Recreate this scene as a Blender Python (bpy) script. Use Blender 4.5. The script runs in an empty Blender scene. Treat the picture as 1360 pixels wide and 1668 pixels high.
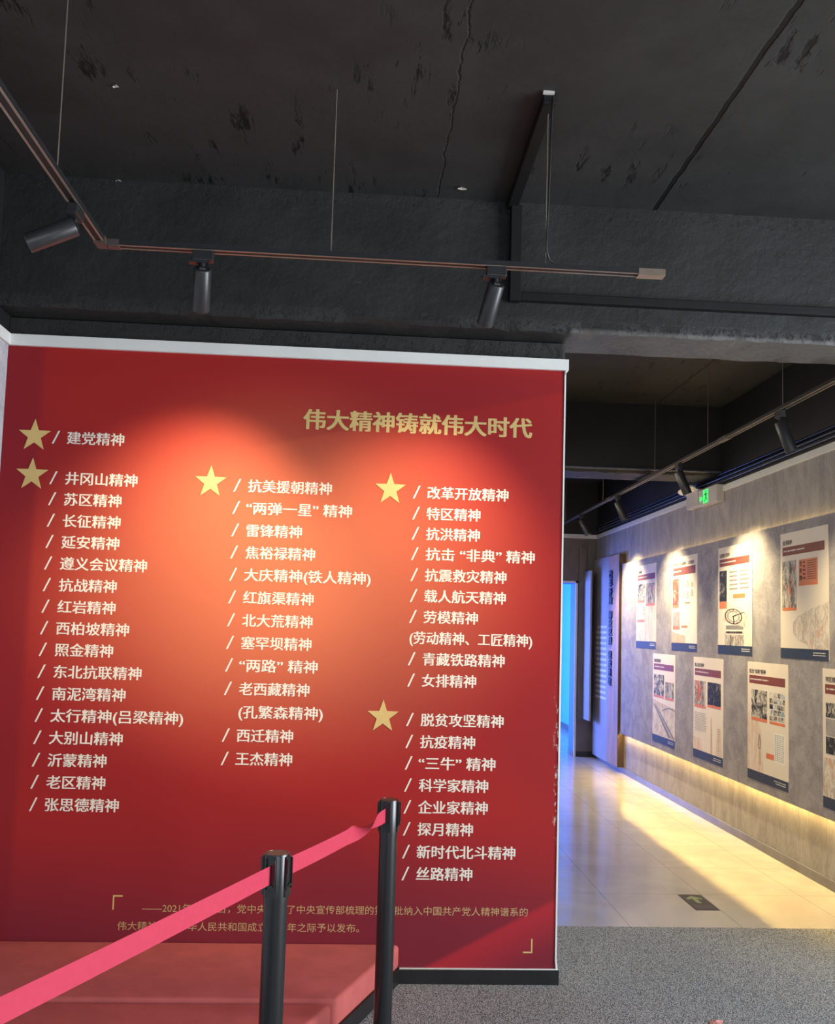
import bpy, bmesh, math, random
from mathutils import Vector, Matrix, noise as mnoise

random.seed(7)
sc = bpy.context.scene
COL = sc.collection
PI = math.pi

# ------------------------------------------------------------------ camera
F_PX, CY_PX, EYE = 1469.8, 906.5, 1.52
yaw, pit, rol = -5.76751743e-02, -7.97601155e-02, 2.92951248e-02
B = Matrix(((1, 0, 0), (0, 0, -1), (0, 1, 0)))
Ry = Matrix(((math.cos(yaw), 0, math.sin(yaw)), (0, 1, 0), (-math.sin(yaw), 0, math.cos(yaw))))
Rx = Matrix(((1, 0, 0), (0, math.cos(pit), -math.sin(pit)), (0, math.sin(pit), math.cos(pit))))
Rz = Matrix(((math.cos(rol), -math.sin(rol), 0), (math.sin(rol), math.cos(rol), 0), (0, 0, 1)))
R = Rz @ Rx @ Ry @ B
cam = bpy.data.cameras.new('camera')
cam.sensor_fit = 'VERTICAL'
cam.sensor_height = 36.0
cam.lens = F_PX / 1668.0 * 36.0
cam.shift_y = (CY_PX - 834.0) / 1668.0
cam.clip_end = 100
cam_o = bpy.data.objects.new('camera', cam)
COL.objects.link(cam_o)
cam_o.matrix_world = Matrix.Translation((0, 0, EYE)) @ (R.transposed() @ Matrix(((1, 0, 0), (0, -1, 0), (0, 0, -1)))).to_4x4()
sc.camera = cam_o

# ------------------------------------------------------------------ world, exposure, daylight
w = bpy.data.worlds.new('world')
sc.world = w
w.use_nodes = True
w.node_tree.nodes['Background'].inputs['Color'].default_value = (0.80, 0.88, 1.0, 1)
w.node_tree.nodes['Background'].inputs['Strength'].default_value = 0.35
sc.view_settings.view_transform = 'Standard'
sc.view_settings.look = 'None'
sc.view_settings.exposure = 0.0
sc.view_settings.gamma = 1.0
sc.view_settings.use_curve_mapping = False
sc.cycles.max_bounces = 8
sc.cycles.diffuse_bounces = 5
sc.cycles.sample_clamp_indirect = 6.0
sc.cycles.use_denoising = True


def area(name, loc, direction, sx, sy, power, color, spread=PI):
    l = bpy.data.lights.new(name, 'AREA')
    l.shape = 'RECTANGLE'
    l.size, l.size_y = sx, sy
    l.energy = power
    l.color = color
    l.spread = spread
    o = bpy.data.objects.new(name, l)
    COL.objects.link(o)
    o.location = loc
    o.rotation_euler = Vector(direction).to_track_quat('-Z', 'Y').to_euler()
    return o


# daylight through the front hall's windows (right side wall and the entrance behind the viewer)
area('daylight_side_window', (5.15, 0.9, 1.55), (-1, 0.12, 0), 3.6, 2.3, 440, (0.88, 0.94, 1.0))
area('daylight_entrance', (0.9, -3.85, 1.45), (0, 1, 0), 4.2, 2.5, 70, (0.88, 0.94, 1.0))
# blue show lighting of the room behind the doorway
area('blue_show_light', (-0.3, 13.4, 1.25), (1, -0.45, 0), 2.2, 1.6, 520, (0.14, 0.23, 1.0))
# unseen fill strip added behind the partition to brighten the corridor
area('corridor_fill_strip', (1.15, 7.4, 2.74), (0.55, 0, -0.8), 4.6, 0.06, 28, (1.0, 0.87, 0.70))
area('blue_room_ceiling_light', (1.6, 13.6, 2.72), (0, 0, -1), 2.0, 2.0, 38, (0.02, 0.45, 1.0))

# ------------------------------------------------------------------ materials
def nt(name):
    m = bpy.data.materials.new(name)
    m.use_nodes = True
    t = m.node_tree
    return m, t, t.nodes['Principled BSDF']


def N(t, typ, **kw):
    n = t.nodes.new(typ)
    for k, v in kw.items():
        if k.startswith('i_'):
            n.inputs[k[2:].replace('_', ' ')].default_value = v
        else:
            setattr(n, k, v)
    return n


def math_n(t, op, a, b=None, clamp=False):
    n = t.nodes.new('ShaderNodeMath')
    n.operation = op
    n.use_clamp = clamp
    for i, v in enumerate((a, b)):
        if v is None:
            continue
        if isinstance(v, (int, float)):
            n.inputs[i].default_value = v
        else:
            t.links.new(v, n.inputs[i])
    return n.outputs[0]


def mixc(t, fac, a, b):
    n = t.nodes.new('ShaderNodeMix')
    n.data_type = 'RGBA'
    for sock, v in ((n.inputs[0], fac), (n.inputs[6], a), (n.inputs[7], b)):
        if isinstance(v, (int, float)):
            sock.default_value = v
        elif isinstance(v, tuple):
            sock.default_value = (*v, 1) if len(v) == 3 else v
        else:
            t.links.new(v, sock)
    return n.outputs[2]


def ramp(t, v, lo, hi, to0=0.0, to1=1.0, smooth=True):
    n = t.nodes.new('ShaderNodeMapRange')
    n.interpolation_type = 'SMOOTHSTEP' if smooth else 'LINEAR'
    t.links.new(v, n.inputs[0])
    for i, x in enumerate((lo, hi, to0, to1)):
        n.inputs[i + 1].default_value = x
    return n.outputs[0]


def pos(t, scale=(1, 1, 1)):
    g = t.nodes.new('ShaderNodeNewGeometry')
    mp = t.nodes.new('ShaderNodeMapping')
    mp.inputs['Scale'].default_value = scale
    t.links.new(g.outputs['Position'], mp.inputs['Vector'])
    return mp.outputs[0]


def noise(t, vec, scale, detail=4, rough=0.55, dist=0.0):
    n = t.nodes.new('ShaderNodeTexNoise')
    n.inputs['Scale'].default_value = scale
    n.inputs['Detail'].default_value = detail
    n.inputs['Roughness'].default_value = rough
    n.inputs['Distortion'].default_value = dist
    t.links.new(vec, n.inputs['Vector'])
    return n.outputs['Fac']


def bump(t, bsdf, h, strength, dist):
    n = t.nodes.new('ShaderNodeBump')
    n.inputs['Strength'].default_value = strength
    n.inputs['Distance'].default_value = dist
    t.links.new(h, n.inputs['Height'])
    t.links.new(n.outputs[0], bsdf.inputs['Normal'])


def plain(name, c, rough=0.5, metal=0.0, spec=0.5, var=0.0, vscale=20.0, bmp=0.0, emit=None, estr=0.0):
    m, t, b = nt(name)
    b.inputs['Roughness'].default_value = rough
    b.inputs['Metallic'].default_value = metal
    b.inputs['Specular IOR Level'].default_value = spec
    if var > 0 or bmp > 0:
        p = pos(t)
        n = noise(t, p, vscale)
        lo = tuple(x * (1 - var) for x in c)
        hi = tuple(min(1, x * (1 + var)) for x in c)
        t.links.new(mixc(t, ramp(t, n, 0.3, 0.7), lo, hi), b.inputs['Base Color'])
        if bmp > 0:
            bump(t, b, n, bmp, 0.004)
    else:
        n = N(t, 'ShaderNodeRGB')
        n.outputs[0].default_value = (*c, 1)
        t.links.new(n.outputs[0], b.inputs['Base Color'])
    if emit:
        b.inputs['Emission Color'].default_value = (*emit, 1)
        b.inputs['Emission Strength'].default_value = estr
    return m


def mural_material():
    m, t, b = nt('mural_print')
    b.inputs['Roughness'].default_value = 0.62
    b.inputs['Specular IOR Level'].default_value = 0.14
    g = t.nodes.new('ShaderNodeNewGeometry')
    sep = t.nodes.new('ShaderNodeSeparateXYZ')
    t.links.new(g.outputs['Position'], sep.inputs[0])
    X, Z = sep.outputs[0], sep.outputs[2]
    p = pos(t)
    wob = math_n(t, 'MULTIPLY', math_n(t, 'SUBTRACT', noise(t, p, 0.9, 2, 0.4), 0.5), 0.9)
    red = (0.355, 0.020, 0.019)
    maroon = (0.17, 0.020, 0.034)
    bright = (0.60, 0.165, 0.080)
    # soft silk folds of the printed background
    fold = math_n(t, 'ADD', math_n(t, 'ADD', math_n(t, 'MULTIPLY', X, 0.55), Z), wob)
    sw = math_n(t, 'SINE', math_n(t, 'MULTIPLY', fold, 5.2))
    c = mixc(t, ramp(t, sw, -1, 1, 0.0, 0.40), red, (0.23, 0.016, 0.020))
    # orange centre of the print, with part of the spotlights' glow in its colour
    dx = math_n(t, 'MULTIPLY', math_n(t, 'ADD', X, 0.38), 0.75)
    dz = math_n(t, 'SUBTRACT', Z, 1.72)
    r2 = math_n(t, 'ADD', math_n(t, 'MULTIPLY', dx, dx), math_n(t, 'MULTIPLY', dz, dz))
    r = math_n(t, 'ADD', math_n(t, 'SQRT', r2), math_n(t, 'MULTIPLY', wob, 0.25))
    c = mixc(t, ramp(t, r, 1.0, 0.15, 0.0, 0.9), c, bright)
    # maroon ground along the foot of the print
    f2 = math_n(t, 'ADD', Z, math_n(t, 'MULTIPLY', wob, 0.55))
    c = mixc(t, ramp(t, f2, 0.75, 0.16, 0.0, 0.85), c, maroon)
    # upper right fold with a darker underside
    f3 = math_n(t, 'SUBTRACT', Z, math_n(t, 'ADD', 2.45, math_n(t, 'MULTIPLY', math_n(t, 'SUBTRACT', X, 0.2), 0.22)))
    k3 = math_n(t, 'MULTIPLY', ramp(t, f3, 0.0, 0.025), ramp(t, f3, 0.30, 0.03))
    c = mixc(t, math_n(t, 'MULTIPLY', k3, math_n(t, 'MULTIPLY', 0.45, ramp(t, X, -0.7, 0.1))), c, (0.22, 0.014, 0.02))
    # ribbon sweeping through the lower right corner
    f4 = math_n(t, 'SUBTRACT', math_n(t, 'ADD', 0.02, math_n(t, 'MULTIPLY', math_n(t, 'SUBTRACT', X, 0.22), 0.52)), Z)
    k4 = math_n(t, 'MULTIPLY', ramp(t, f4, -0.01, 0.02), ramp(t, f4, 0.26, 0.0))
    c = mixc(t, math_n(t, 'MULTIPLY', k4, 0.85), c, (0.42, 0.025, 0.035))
    # darker strip at the left of the print
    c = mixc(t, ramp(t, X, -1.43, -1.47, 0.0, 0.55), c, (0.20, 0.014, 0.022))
    # chipped paper along the right edge
    chip = math_n(t, 'MULTIPLY', ramp(t, noise(t, pos(t, (60, 1, 18)), 1.0, 5, 0.7), 0.55, 0.59), ramp(t, X, 0.853, 0.874))
    chip = math_n(t, 'MULTIPLY', chip, math_n(t, 'MULTIPLY', ramp(t, Z, 1.35, 1.15), ramp(t, Z, 0.55, 0.8)))
    c = mixc(t, chip, c, (0.7, 0.62, 0.6))
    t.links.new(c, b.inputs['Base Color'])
    bump(t, b, noise(t, p, 60, 3), 0.05, 0.002)
    return m


def ceiling_material():
    m, t, b = nt('black_painted_concrete')
    b.inputs['Roughness'].default_value = 0.62
    b.inputs['Specular IOR Level'].default_value = 0.35
    g = t.nodes.new('ShaderNodeNewGeometry')
    sep = t.nodes.new('ShaderNodeSeparateXYZ')
    t.links.new(g.outputs['Position'], sep.inputs[0])
    X, Y, Z = sep.outputs
    p = pos(t)
    n1 = noise(t, p, 2.2, 5, 0.6)
    n2 = noise(t, pos(t, (14, 3.5, 14)), 1.0, 6, 0.7)
    n3 = noise(t, p, 45, 4, 0.6)
    c = mixc(t, ramp(t, n1, 0.35, 0.65), (0.024, 0.0245, 0.024), (0.034, 0.0345, 0.034))
    # honeycombed patches of bare shuttering
    n4 = noise(t, p, 1.1, 2, 0.5)
    patch = math_n(t, 'MULTIPLY', ramp(t, n2, 0.56, 0.66), ramp(t, n4, 0.46, 0.56))
    c = mixc(t, patch, c, (0.004, 0.004, 0.004))
    # shutter board seams
    wob = math_n(t, 'MULTIPLY', math_n(t, 'SUBTRACT', noise(t, p, 9, 5, 0.7), 0.5), 0.05)
    seam = 0.0
    up = ramp(t, Z, 3.40, 3.42)
    for x0, wd, k in ((1.241, 0.011, 1.0), (0.265, 0.003, 0.5), (2.36, 0.008, 0.8)):
        d = math_n(t, 'ABSOLUTE', math_n(t, 'ADD', math_n(t, 'SUBTRACT', X, x0), wob if wd < 0.01 else math_n(t, 'MULTIPLY', wob, 0.45)))
        s = math_n(t, 'MULTIPLY', ramp(t, d, wd + 0.003, wd - 0.003), k)
        seam = s if isinstance(seam, float) else math_n(t, 'MAXIMUM', seam, s)
    seam = math_n(t, 'MULTIPLY', seam, up)
    c = mixc(t, seam, c, (0.003, 0.003, 0.003))
    t.links.new(c, b.inputs['Base Color'])
    h = math_n(t, 'SUBTRACT', math_n(t, 'ADD', math_n(t, 'MULTIPLY', n1, 0.8), math_n(t, 'MULTIPLY', n3, 0.12)), math_n(t, 'ADD', math_n(t, 'MULTIPLY', patch, 0.5), seam))
    bump(t, b, h, 0.55, 0.02)
    return m


def beam_material():
    m, t, b = nt('black_painted_beam')
    b.inputs['Roughness'].default_value = 0.6
    b.inputs['Specular IOR Level'].default_value = 0.35
    g = t.nodes.new('ShaderNodeNewGeometry')
    sep = t.nodes.new('ShaderNodeSeparateXYZ')
    t.links.new(g.outputs['Position'], sep.inputs[0])
    X, Y, Z = sep.outputs
    p = pos(t)
    n1 = noise(t, p, 3.0, 5, 0.6)
    c = mixc(t, ramp(t, n1, 0.35, 0.65), (0.017, 0.0175, 0.017), (0.025, 0.026, 0.025))
    n2 = noise(t, pos(t, (34, 34, 26)), 1.0, 6, 0.75)
    rough_zone = math_n(t, 'MAXIMUM', ramp(t, Z, 2.905, 2.875), math_n(t, 'MULTIPLY', ramp(t, Z, 3.36, 3.40), 0.5))
    crack = math_n(t, 'MULTIPLY', ramp(t, n2, 0.52, 0.62), rough_zone)
    c = mixc(t, math_n(t, 'MULTIPLY', crack, 0.6), c, (0.008, 0.008, 0.008))
    lit_soffit = math_n(t, 'MULTIPLY', ramp(t, Z, 2.872, 2.856), ramp(t, X, 0.86, 0.90))  # underside beyond the partition painted lighter, as lit from the corridor
    c = mixc(t, math_n(t, 'MULTIPLY', lit_soffit, ramp(t, n1, 0.3, 0.7, 0.75, 1.0)), c, (0.115, 0.112, 0.108))
    # dusty rub marks
    n3 = noise(t, pos(t, (3, 3, 9)), 1.6, 6, 0.75)
    c = mixc(t, ramp(t, n3, 0.66, 0.82, 0.0, 0.35), c, (0.15, 0.16, 0.165))
    t.links.new(c, b.inputs['Base Color'])
    h = math_n(t, 'SUBTRACT', math_n(t, 'MULTIPLY', noise(t, p, 26, 5, 0.65), 0.45), math_n(t, 'MULTIPLY', crack, 1.2))
    bump(t, b, math_n(t, 'ADD', h, n1), 0.5, 0.02)
    return m


def plaster(name, a, c2, streak=(1, 1, 1), rough=0.7, sc1=5.0):
    m, t, b = nt(name)
    b.inputs['Roughness'].default_value = rough
    b.inputs['Specular IOR Level'].default_value = 0.3
    p = pos(t, streak)
    n1 = noise(t, p, sc1, 6, 0.65, 0.6)
    n2 = noise(t, p, sc1 * 9, 4, 0.7)
    f = math_n(t, 'ADD', math_n(t, 'MULTIPLY', n1, 0.65), math_n(t, 'MULTIPLY', n2, 0.35))
    t.links.new(mixc(t, ramp(t, f, 0.38, 0.62), a, c2), b.inputs['Base Color'])
    bump(t, b, f, 0.18, 0.004)
    return m


def carpet_material():
    m, t, b = nt('grey_loop_carpet')
    b.inputs['Roughness'].default_value = 0.95
    b.inputs['Specular IOR Level'].default_value = 0.1
    v = t.nodes.new('ShaderNodeTexVoronoi')
    v.inputs['Scale'].default_value = 190
    t.links.new(pos(t), v.inputs['Vector'])
    n = noise(t, pos(t), 240, 3, 0.7)
    f = math_n(t, 'ADD', math_n(t, 'MULTIPLY', v.outputs['Distance'], 0.9), math_n(t, 'MULTIPLY', n, 0.55))
    c = mixc(t, ramp(t, f, 0.35, 0.95), (0.66, 0.66, 0.65), (0.16, 0.162, 0.165))
    t.links.new(c, b.inputs['Base Color'])
    bump(t, b, math_n(t, 'SUBTRACT', 1.0, f), 0.7, 0.006)
    return m


def tile_material():
    m, t, b = nt('polished_floor_tile')
    b.inputs['Roughness'].default_value = 0.16
    b.inputs['Specular IOR Level'].default_value = 0.5
    g = t.nodes.new('ShaderNodeNewGeometry')
    sep = t.nodes.new('ShaderNodeSeparateXYZ')
    t.links.new(g.outputs['Position'], sep.inputs[0])
    X, Y, Z = sep.outputs

    def line(v, off):
        fr = math_n(t, 'FRACT', math_n(t, 'DIVIDE', math_n(t, 'SUBTRACT', v, off), 0.602))
        d = math_n(t, 'ABSOLUTE', math_n(t, 'SUBTRACT', fr, 0.5))
        return ramp(t, d, 0.4967, 0.4982)
    jl = math_n(t, 'MAXIMUM', line(X, 0.845), line(Y, 4.772))
    p = pos(t)
    n = noise(t, p, 1.6, 5, 0.6, 1.0)
    c = mixc(t, ramp(t, n, 0.3, 0.7), (0.50, 0.455, 0.41), (0.58, 0.535, 0.485))
    c = mixc(t, math_n(t, 'MULTIPLY', jl, 0.75), c, (0.14, 0.12, 0.10))
    t.links.new(c, b.inputs['Base Color'])
    n2 = noise(t, p, 7, 3, 0.5)
    t.links.new(ramp(t, n2, 0.3, 0.7, 0.12, 0.22), b.inputs['Roughness'])
    bump(t, b, math_n(t, 'SUBTRACT', math_n(t, 'MULTIPLY', n2, 0.12), jl), 0.12, 0.004)
    return m


def photo_material(name, lo, hi, mid=None, scale=9.0, stretch=(1, 1.2, 1), th=(0.40, 0.58), accent=None):
    m, t, b = nt(name)
    b.inputs['Roughness'].default_value = 0.6
    p = pos(t, stretch)
    n1 = noise(t, p, scale, 6, 0.72, 0.8)
    n2 = noise(t, p, scale * 4.5, 5, 0.75)
    f = math_n(t, 'ADD', math_n(t, 'MULTIPLY', n1, 0.6), math_n(t, 'MULTIPLY', n2, 0.4))
    c = mixc(t, ramp(t, f, *th), lo, hi)
    if accent:
        n3 = noise(t, p, scale * 0.8, 3, 0.6)
        c = mixc(t, ramp(t, n3, 0.60, 0.64), c, accent)
    t.links.new(c, b.inputs['Base Color'])
    return m


M = {}
M['mural'] = mural_material()
M['ceiling'] = ceiling_material()
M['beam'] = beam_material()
M['carpet'] = carpet_material()
M['tile'] = tile_material()
M['wall_grey'] = plaster('grey_stone_wallpaper', (0.30, 0.28, 0.27), (0.42, 0.40, 0.385), (1, 1.6, 0.55))
M['wall_left'] = plaster('pale_marbled_wallpaper', (0.40, 0.41, 0.45), (0.58, 0.59, 0.62), (1, 1, 1), 0.6, 4.0)
M['panel_grey'] = plaster('grey_cement_board', (0.225, 0.21, 0.235), (0.35, 0.33, 0.35), (1, 1, 1), 0.62, 6.0)
M['wall_dark'] = plaster('taupe_wall', (0.15, 0.13, 0.12), (0.19, 0.165, 0.15), (1, 1, 0.4))
M['wall_black'] = plain('black_wall_paint', (0.010, 0.010, 0.0105), 0.6, var=0.2, vscale=4)
M['trim'] = plain('off_white_trim', (0.74, 0.75, 0.72), 0.5, var=0.04, vscale=3)
M['skirt'] = plain('black_skirting', (0.012, 0.012, 0.013), 0.35, var=0.3, vscale=8)
M['skirt_metal'] = plain('brushed_steel_skirting', (0.30, 0.29, 0.28), 0.35, metal=0.6, var=0.08, vscale=6)
M['cream'] = plain('cream_lettering', (0.80, 0.73, 0.62), 0.6, var=0.03)
M['gold'] = plain('gold_print', (0.62, 0.44, 0.16), 0.55, var=0.05, vscale=12)
M['gold_cap'] = plain('pale_gold_print', (0.52, 0.34, 0.15), 0.55, var=0.05, vscale=12)
M['metal_black'] = plain('black_powder_coat', (0.020, 0.020, 0.022), 0.38, metal=0.0, spec=0.6, var=0.1, vscale=30)
M['metal_grey'] = plain('graphite_lamp_body', (0.043, 0.043, 0.046), 0.34, metal=0.35, spec=0.5, var=0.05, vscale=30)
M['rail'] = plain('rail_glint_bronze', (0.30, 0.24, 0.19), 0.36, metal=0.5, var=0.08, vscale=20)  # tint that paints reflected light on the lips; the end feed shares it
M['rail_dark'] = plain('dark_bronze_joint', (0.10, 0.085, 0.075), 0.4, metal=0.3, var=0.08, vscale=20)
M['rail_slot'] = plain('rail_slot_black', (0.006, 0.006, 0.006), 0.6, var=0.1)
M['copper'] = plain('copper_conductor', (0.75, 0.38, 0.20), 0.3, metal=0.8, var=0.05)
M['rod'] = plain('steel_rod', (0.24, 0.21, 0.17), 0.4, metal=0.5, var=0.05)
M['cable'] = plain('black_cable', (0.02, 0.019, 0.017), 0.35, var=0.1)
M['pipe'] = plain('blue_grey_conduit', (0.09, 0.10, 0.14), 0.22, metal=0.3, var=0.05)
M['platform'] = plain('red_felt', (0.52, 0.125, 0.115), 0.9, spec=0.1, var=0.07, vscale=9, bmp=0.1)
M['belt'] = plain('pink_red_webbing', (0.62, 0.055, 0.10), 0.7, spec=0.2, var=0.03, vscale=60)
M['post'] = plain('satin_black_post', (0.010, 0.011, 0.013), 0.28, spec=0.75, var=0.05, vscale=10)
M['post_cap'] = plain('dark_brown_cap', (0.10, 0.055, 0.045), 0.4, var=0.08, vscale=30)
M['paper'] = plain('poster_paper', (0.73, 0.655, 0.575), 0.55, var=0.02, vscale=5)
M['band'] = plain('brown_heading_band', (0.20, 0.052, 0.040), 0.55, var=0.05)
M['ink'] = plain('dark_brown_ink', (0.045, 0.028, 0.026), 0.6, var=0.05)
M['ink_soft'] = plain('grey_ink', (0.22, 0.21, 0.22), 0.6, var=0.1, vscale=60)
M['navy'] = plain('navy_footer', (0.028, 0.042, 0.085), 0.55, var=0.05)
M['orange'] = plain('orange_caption', (0.66, 0.185, 0.07), 0.55, var=0.05)
M['white_ink'] = plain('white_ink', (0.78, 0.76, 0.74), 0.6, var=0.02)
M['brownpanel'] = plaster('rust_veneer', (0.36, 0.235, 0.20), (0.47, 0.32, 0.27), (1, 1, 0.3), 0.5, 7)
M['brown_edge'] = plain('dark_brown_edge', (0.055, 0.032, 0.024), 0.5, var=0.1)
M['bluepanel'] = plaster('smooth_grey_panel', (0.32, 0.315, 0.32), (0.36, 0.355, 0.36), (1, 1, 1), 0.5, 3)
M['blue_letters'] = plain('navy_blue_letters', (0.022, 0.055, 0.18), 0.35, var=0.05)
M['blueroom'] = plain('blue_lit_room_wall', (0.15, 0.58, 0.66), 0.6, var=0.03, vscale=2)  # blue light of the room put into its wall colour
M['casing'] = plain('white_plastic', (0.60, 0.56, 0.52), 0.45, var=0.03)
M['green'] = plain('green_lit_legend', (0.05, 0.5, 0.12), 0.5, emit=(0.06, 1.0, 0.16), estr=1.1)
M['green_dark'] = plain('dark_green_legend', (0.01, 0.10, 0.03), 0.5)
M['lens'] = plain('pale_lamp_lens', (0.85, 0.82, 0.76), 0.3)
M['lamp_glow'] = plain('lit_led_chip', (1, 0.9, 0.7), 0.4, emit=(1.0, 0.80, 0.50), estr=8.0)
M['led'] = plain('warm_led_tape', (1, 0.85, 0.5), 0.4, emit=(1.0, 0.65, 0.18), estr=340.0)
M['led_dim'] = plain('dim_warm_led_tape', (1, 0.85, 0.5), 0.4, emit=(1.0, 0.68, 0.27), estr=14.0)
M['decal'] = plain('dark_decal', (0.045, 0.04, 0.045), 0.4, var=0.05)
M['decal_green'] = plain('sage_arrow', (0.30, 0.36, 0.20), 0.5, var=0.04)
M['decal_grey'] = plain('grey_decal_print', (0.16, 0.15, 0.16), 0.5)
M['redsheet'] = plain('red_orange_sheet', (0.62, 0.22, 0.12), 0.6, var=0.05, vscale=10)
M['tan'] = plain('tan_print', (0.56, 0.40, 0.30), 0.6, var=0.12, vscale=14)
M['bw'] = photo_material('black_white_photo', (0.012, 0.012, 0.015), (0.58, 0.54, 0.50), th=(0.44, 0.56))
M['bw_dark'] = photo_material('dark_night_photo', (0.015, 0.016, 0.022), (0.45, 0.43, 0.42), th=(0.52, 0.64), scale=13)
M['bw_tall'] = photo_material('crowd_photo', (0.035, 0.030, 0.028), (0.58, 0.54, 0.50), scale=8, stretch=(1, 2.4, 0.9), accent=(0.55, 0.12, 0.05))
M['red_photo'] = photo_material('red_banner_photo', (0.40, 0.06, 0.035), (0.62, 0.40, 0.30), scale=9, th=(0.50, 0.66))
M['colour_photo'] = photo_material('coloured_photo', (0.10, 0.25, 0.42), (0.75, 0.70, 0.62), scale=10, accent=(0.70, 0.30, 0.08))
M['streaks'] = photo_material('orange_streak_print', (0.62, 0.42, 0.33), (0.72, 0.64, 0.57), scale=6, stretch=(1, 5, 0.7))
M['sketch'] = photo_material('grey_sketch_print', (0.44, 0.36, 0.32), (0.70, 0.64, 0.58), scale=9, stretch=(1, 2.5, 1.2), accent=(0.60, 0.36, 0.26))
M['grey_photo'] = photo_material('grey_sky_photo', (0.26, 0.25, 0.26), (0.36, 0.34, 0.34), scale=4)
M['scrap'] = plain('red_white_scrap', (0.75, 0.30, 0.28), 0.7, var=0.5, vscale=90)
M['jamb_light'] = plain('blue_lit_jamb', (0.08, 0.24, 0.60), 0.5, var=0.03, vscale=3)  # blue light falling on the door jambs, painted as their colour
M['duct'] = plain('matt_black_duct', (0.007, 0.007, 0.0075), 0.6, spec=0.3, var=0.1, vscale=10)
M['slab'] = plain('pale_stone_print', (0.60, 0.53, 0.47), 0.6, var=0.1, vscale=20)
M['glass'] = plain('window_glass', (0.9, 0.95, 1.0), 0.05)
M['glass'].node_tree.nodes['Principled BSDF'].inputs['Transmission Weight'].default_value = 1.0
M['flake'] = plain('chipped_paint_flake', (0.55, 0.52, 0.45), 0.7, var=0.3, vscale=80)

# ------------------------------------------------------------------ mesh helpers
def new_bm():
    return bmesh.new()


def box(bm, x0, x1, y0, y1, z0, z1):
    v = [bm.verts.new(c) for c in ((x0, y0, z0), (x1, y0, z0), (x1, y1, z0), (x0, y1, z0), (x0, y0, z1), (x1, y0, z1), (x1, y1, z1), (x0, y1, z1))]
    for f in ((0, 3, 2, 1), (4, 5, 6, 7), (0, 1, 5, 4), (1, 2, 6, 5), (2, 3, 7, 6), (3, 0, 4, 7)):
        bm.faces.new([v[i] for i in f])
    return v


def bevel(bm, w_, seg=2):
    bmesh.ops.bevel(bm, geom=bm.edges[:], offset=w_, segments=seg, affect='EDGES', profile=0.5)
    return bm


def boxbm(x0, x1, y0, y1, z0, z1, bev=0.0, seg=2):
    bm = new_bm()
    box(bm, x0, x1, y0, y1, z0, z1)
    if bev > 0:
        bevel(bm, bev, seg)
    return bm


def lathe(bm, prof, seg=32, M4=None):
    """prof: (radius, z) pairs; closed with caps; M4 places it."""
    M4 = M4 or Matrix.Identity(4)
    rings = []
    for r, z in prof:
        if r < 1e-6:
            rings.append([bm.verts.new(M4 @ Vector((0, 0, z)))])
        else:
            rings.append([bm.verts.new(M4 @ Vector((r * math.cos(2 * PI * i / seg), r * math.sin(2 * PI * i / seg), z))) for i in range(seg)])
    for a, b2 in zip(rings, rings[1:]):
        for i in range(seg):
            j = (i + 1) % seg
            if len(a) == 1 and len(b2) == 1:
                continue
            if len(a) == 1:
                bm.faces.new((a[0], b2[j], b2[i]))
            elif len(b2) == 1:
                bm.faces.new((a[i], a[j], b2[0]))
            else:
                bm.faces.new((a[i], a[j], b2[j], b2[i]))
    for ring, rev in ((rings[0], True), (rings[-1], False)):
        if len(ring) > 1:
            bm.faces.new(list(reversed(ring)) if rev else ring)
    return bm


def tube(bm, pts, r, seg=10):
    pts = [Vector(p) for p in pts]
    rings = []
    for i, p in enumerate(pts):
        d = (pts[min(i + 1, len(pts) - 1)] - pts[max(i - 1, 0)]).normalized()
        u = d.cross(Vector((0, 0, 1)))
        if u.length < 1e-4:
            u = d.cross(Vector((1, 0, 0)))
        u.normalize()
        v = d.cross(u)
        rings.append([bm.verts.new(p + r * (math.cos(2 * PI * k / seg) * u + math.sin(2 * PI * k / seg) * v)) for k in range(seg)])
    for a, b2 in zip(rings, rings[1:]):
        for k in range(seg):
            bm.faces.new((a[k], a[(k + 1) % seg], b2[(k + 1) % seg], b2[k]))
    bm.faces.new(list(reversed(rings[0])))
    bm.faces.new(rings[-1])
    return bm


def prism_y(bm, poly, y0, y1):
    """polygon of (x, z) seen from -Y, from depth y0 (front) to y1."""
    a = [bm.verts.new((x, y0, z)) for x, z in poly]
    b2 = [bm.verts.new((x, y1, z)) for x, z in poly]
    bm.faces.new(a)
    bm.faces.new(list(reversed(b2)))
    n = len(poly)
    for i in range(n):
        bm.faces.new((a[i], b2[i], b2[(i + 1) % n], a[(i + 1) % n]))
    return bm


def obj(name, bm, mat, parent=None, smooth=False, world=True):
    """link bm as ONE mesh object. World coordinates are re-based on the parent's location."""
    me = bpy.data.meshes.new(name)
    if parent is not None and world:
        off = Vector((0, 0, 0))
        q = parent
        while q is not None:
            off += q.location
            q = q.parent
        bmesh.ops.translate(bm, verts=bm.verts, vec=-off)
    bmesh.ops.recalc_face_normals(bm, faces=bm.faces)
    bm.to_mesh(me)
    bm.free()
    if smooth:
        for f in me.polygons:
            f.use_smooth = True
        try:
            me.set_sharp_from_angle(angle=math.radians(40))
        except Exception:
            pass
    for mm in (mat if isinstance(mat, (list, tuple)) else [mat]):
        me.materials.append(mm)
    o = bpy.data.objects.new(name, me)
    COL.objects.link(o)
    if parent is not None:
        o.parent = parent
    return o


def tag(o, label, cat, group=None):
    o['label'] = label
    o['category'] = cat
    if group:
        o['group'] = group
    return o


def thing(name, label, cat, loc=(0, 0, 0), group=None):
    o = bpy.data.objects.new(name, None)
    o.empty_display_size = 0.1
    COL.objects.link(o)
    o.location = loc
    return tag(o, label, cat, group)


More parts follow.
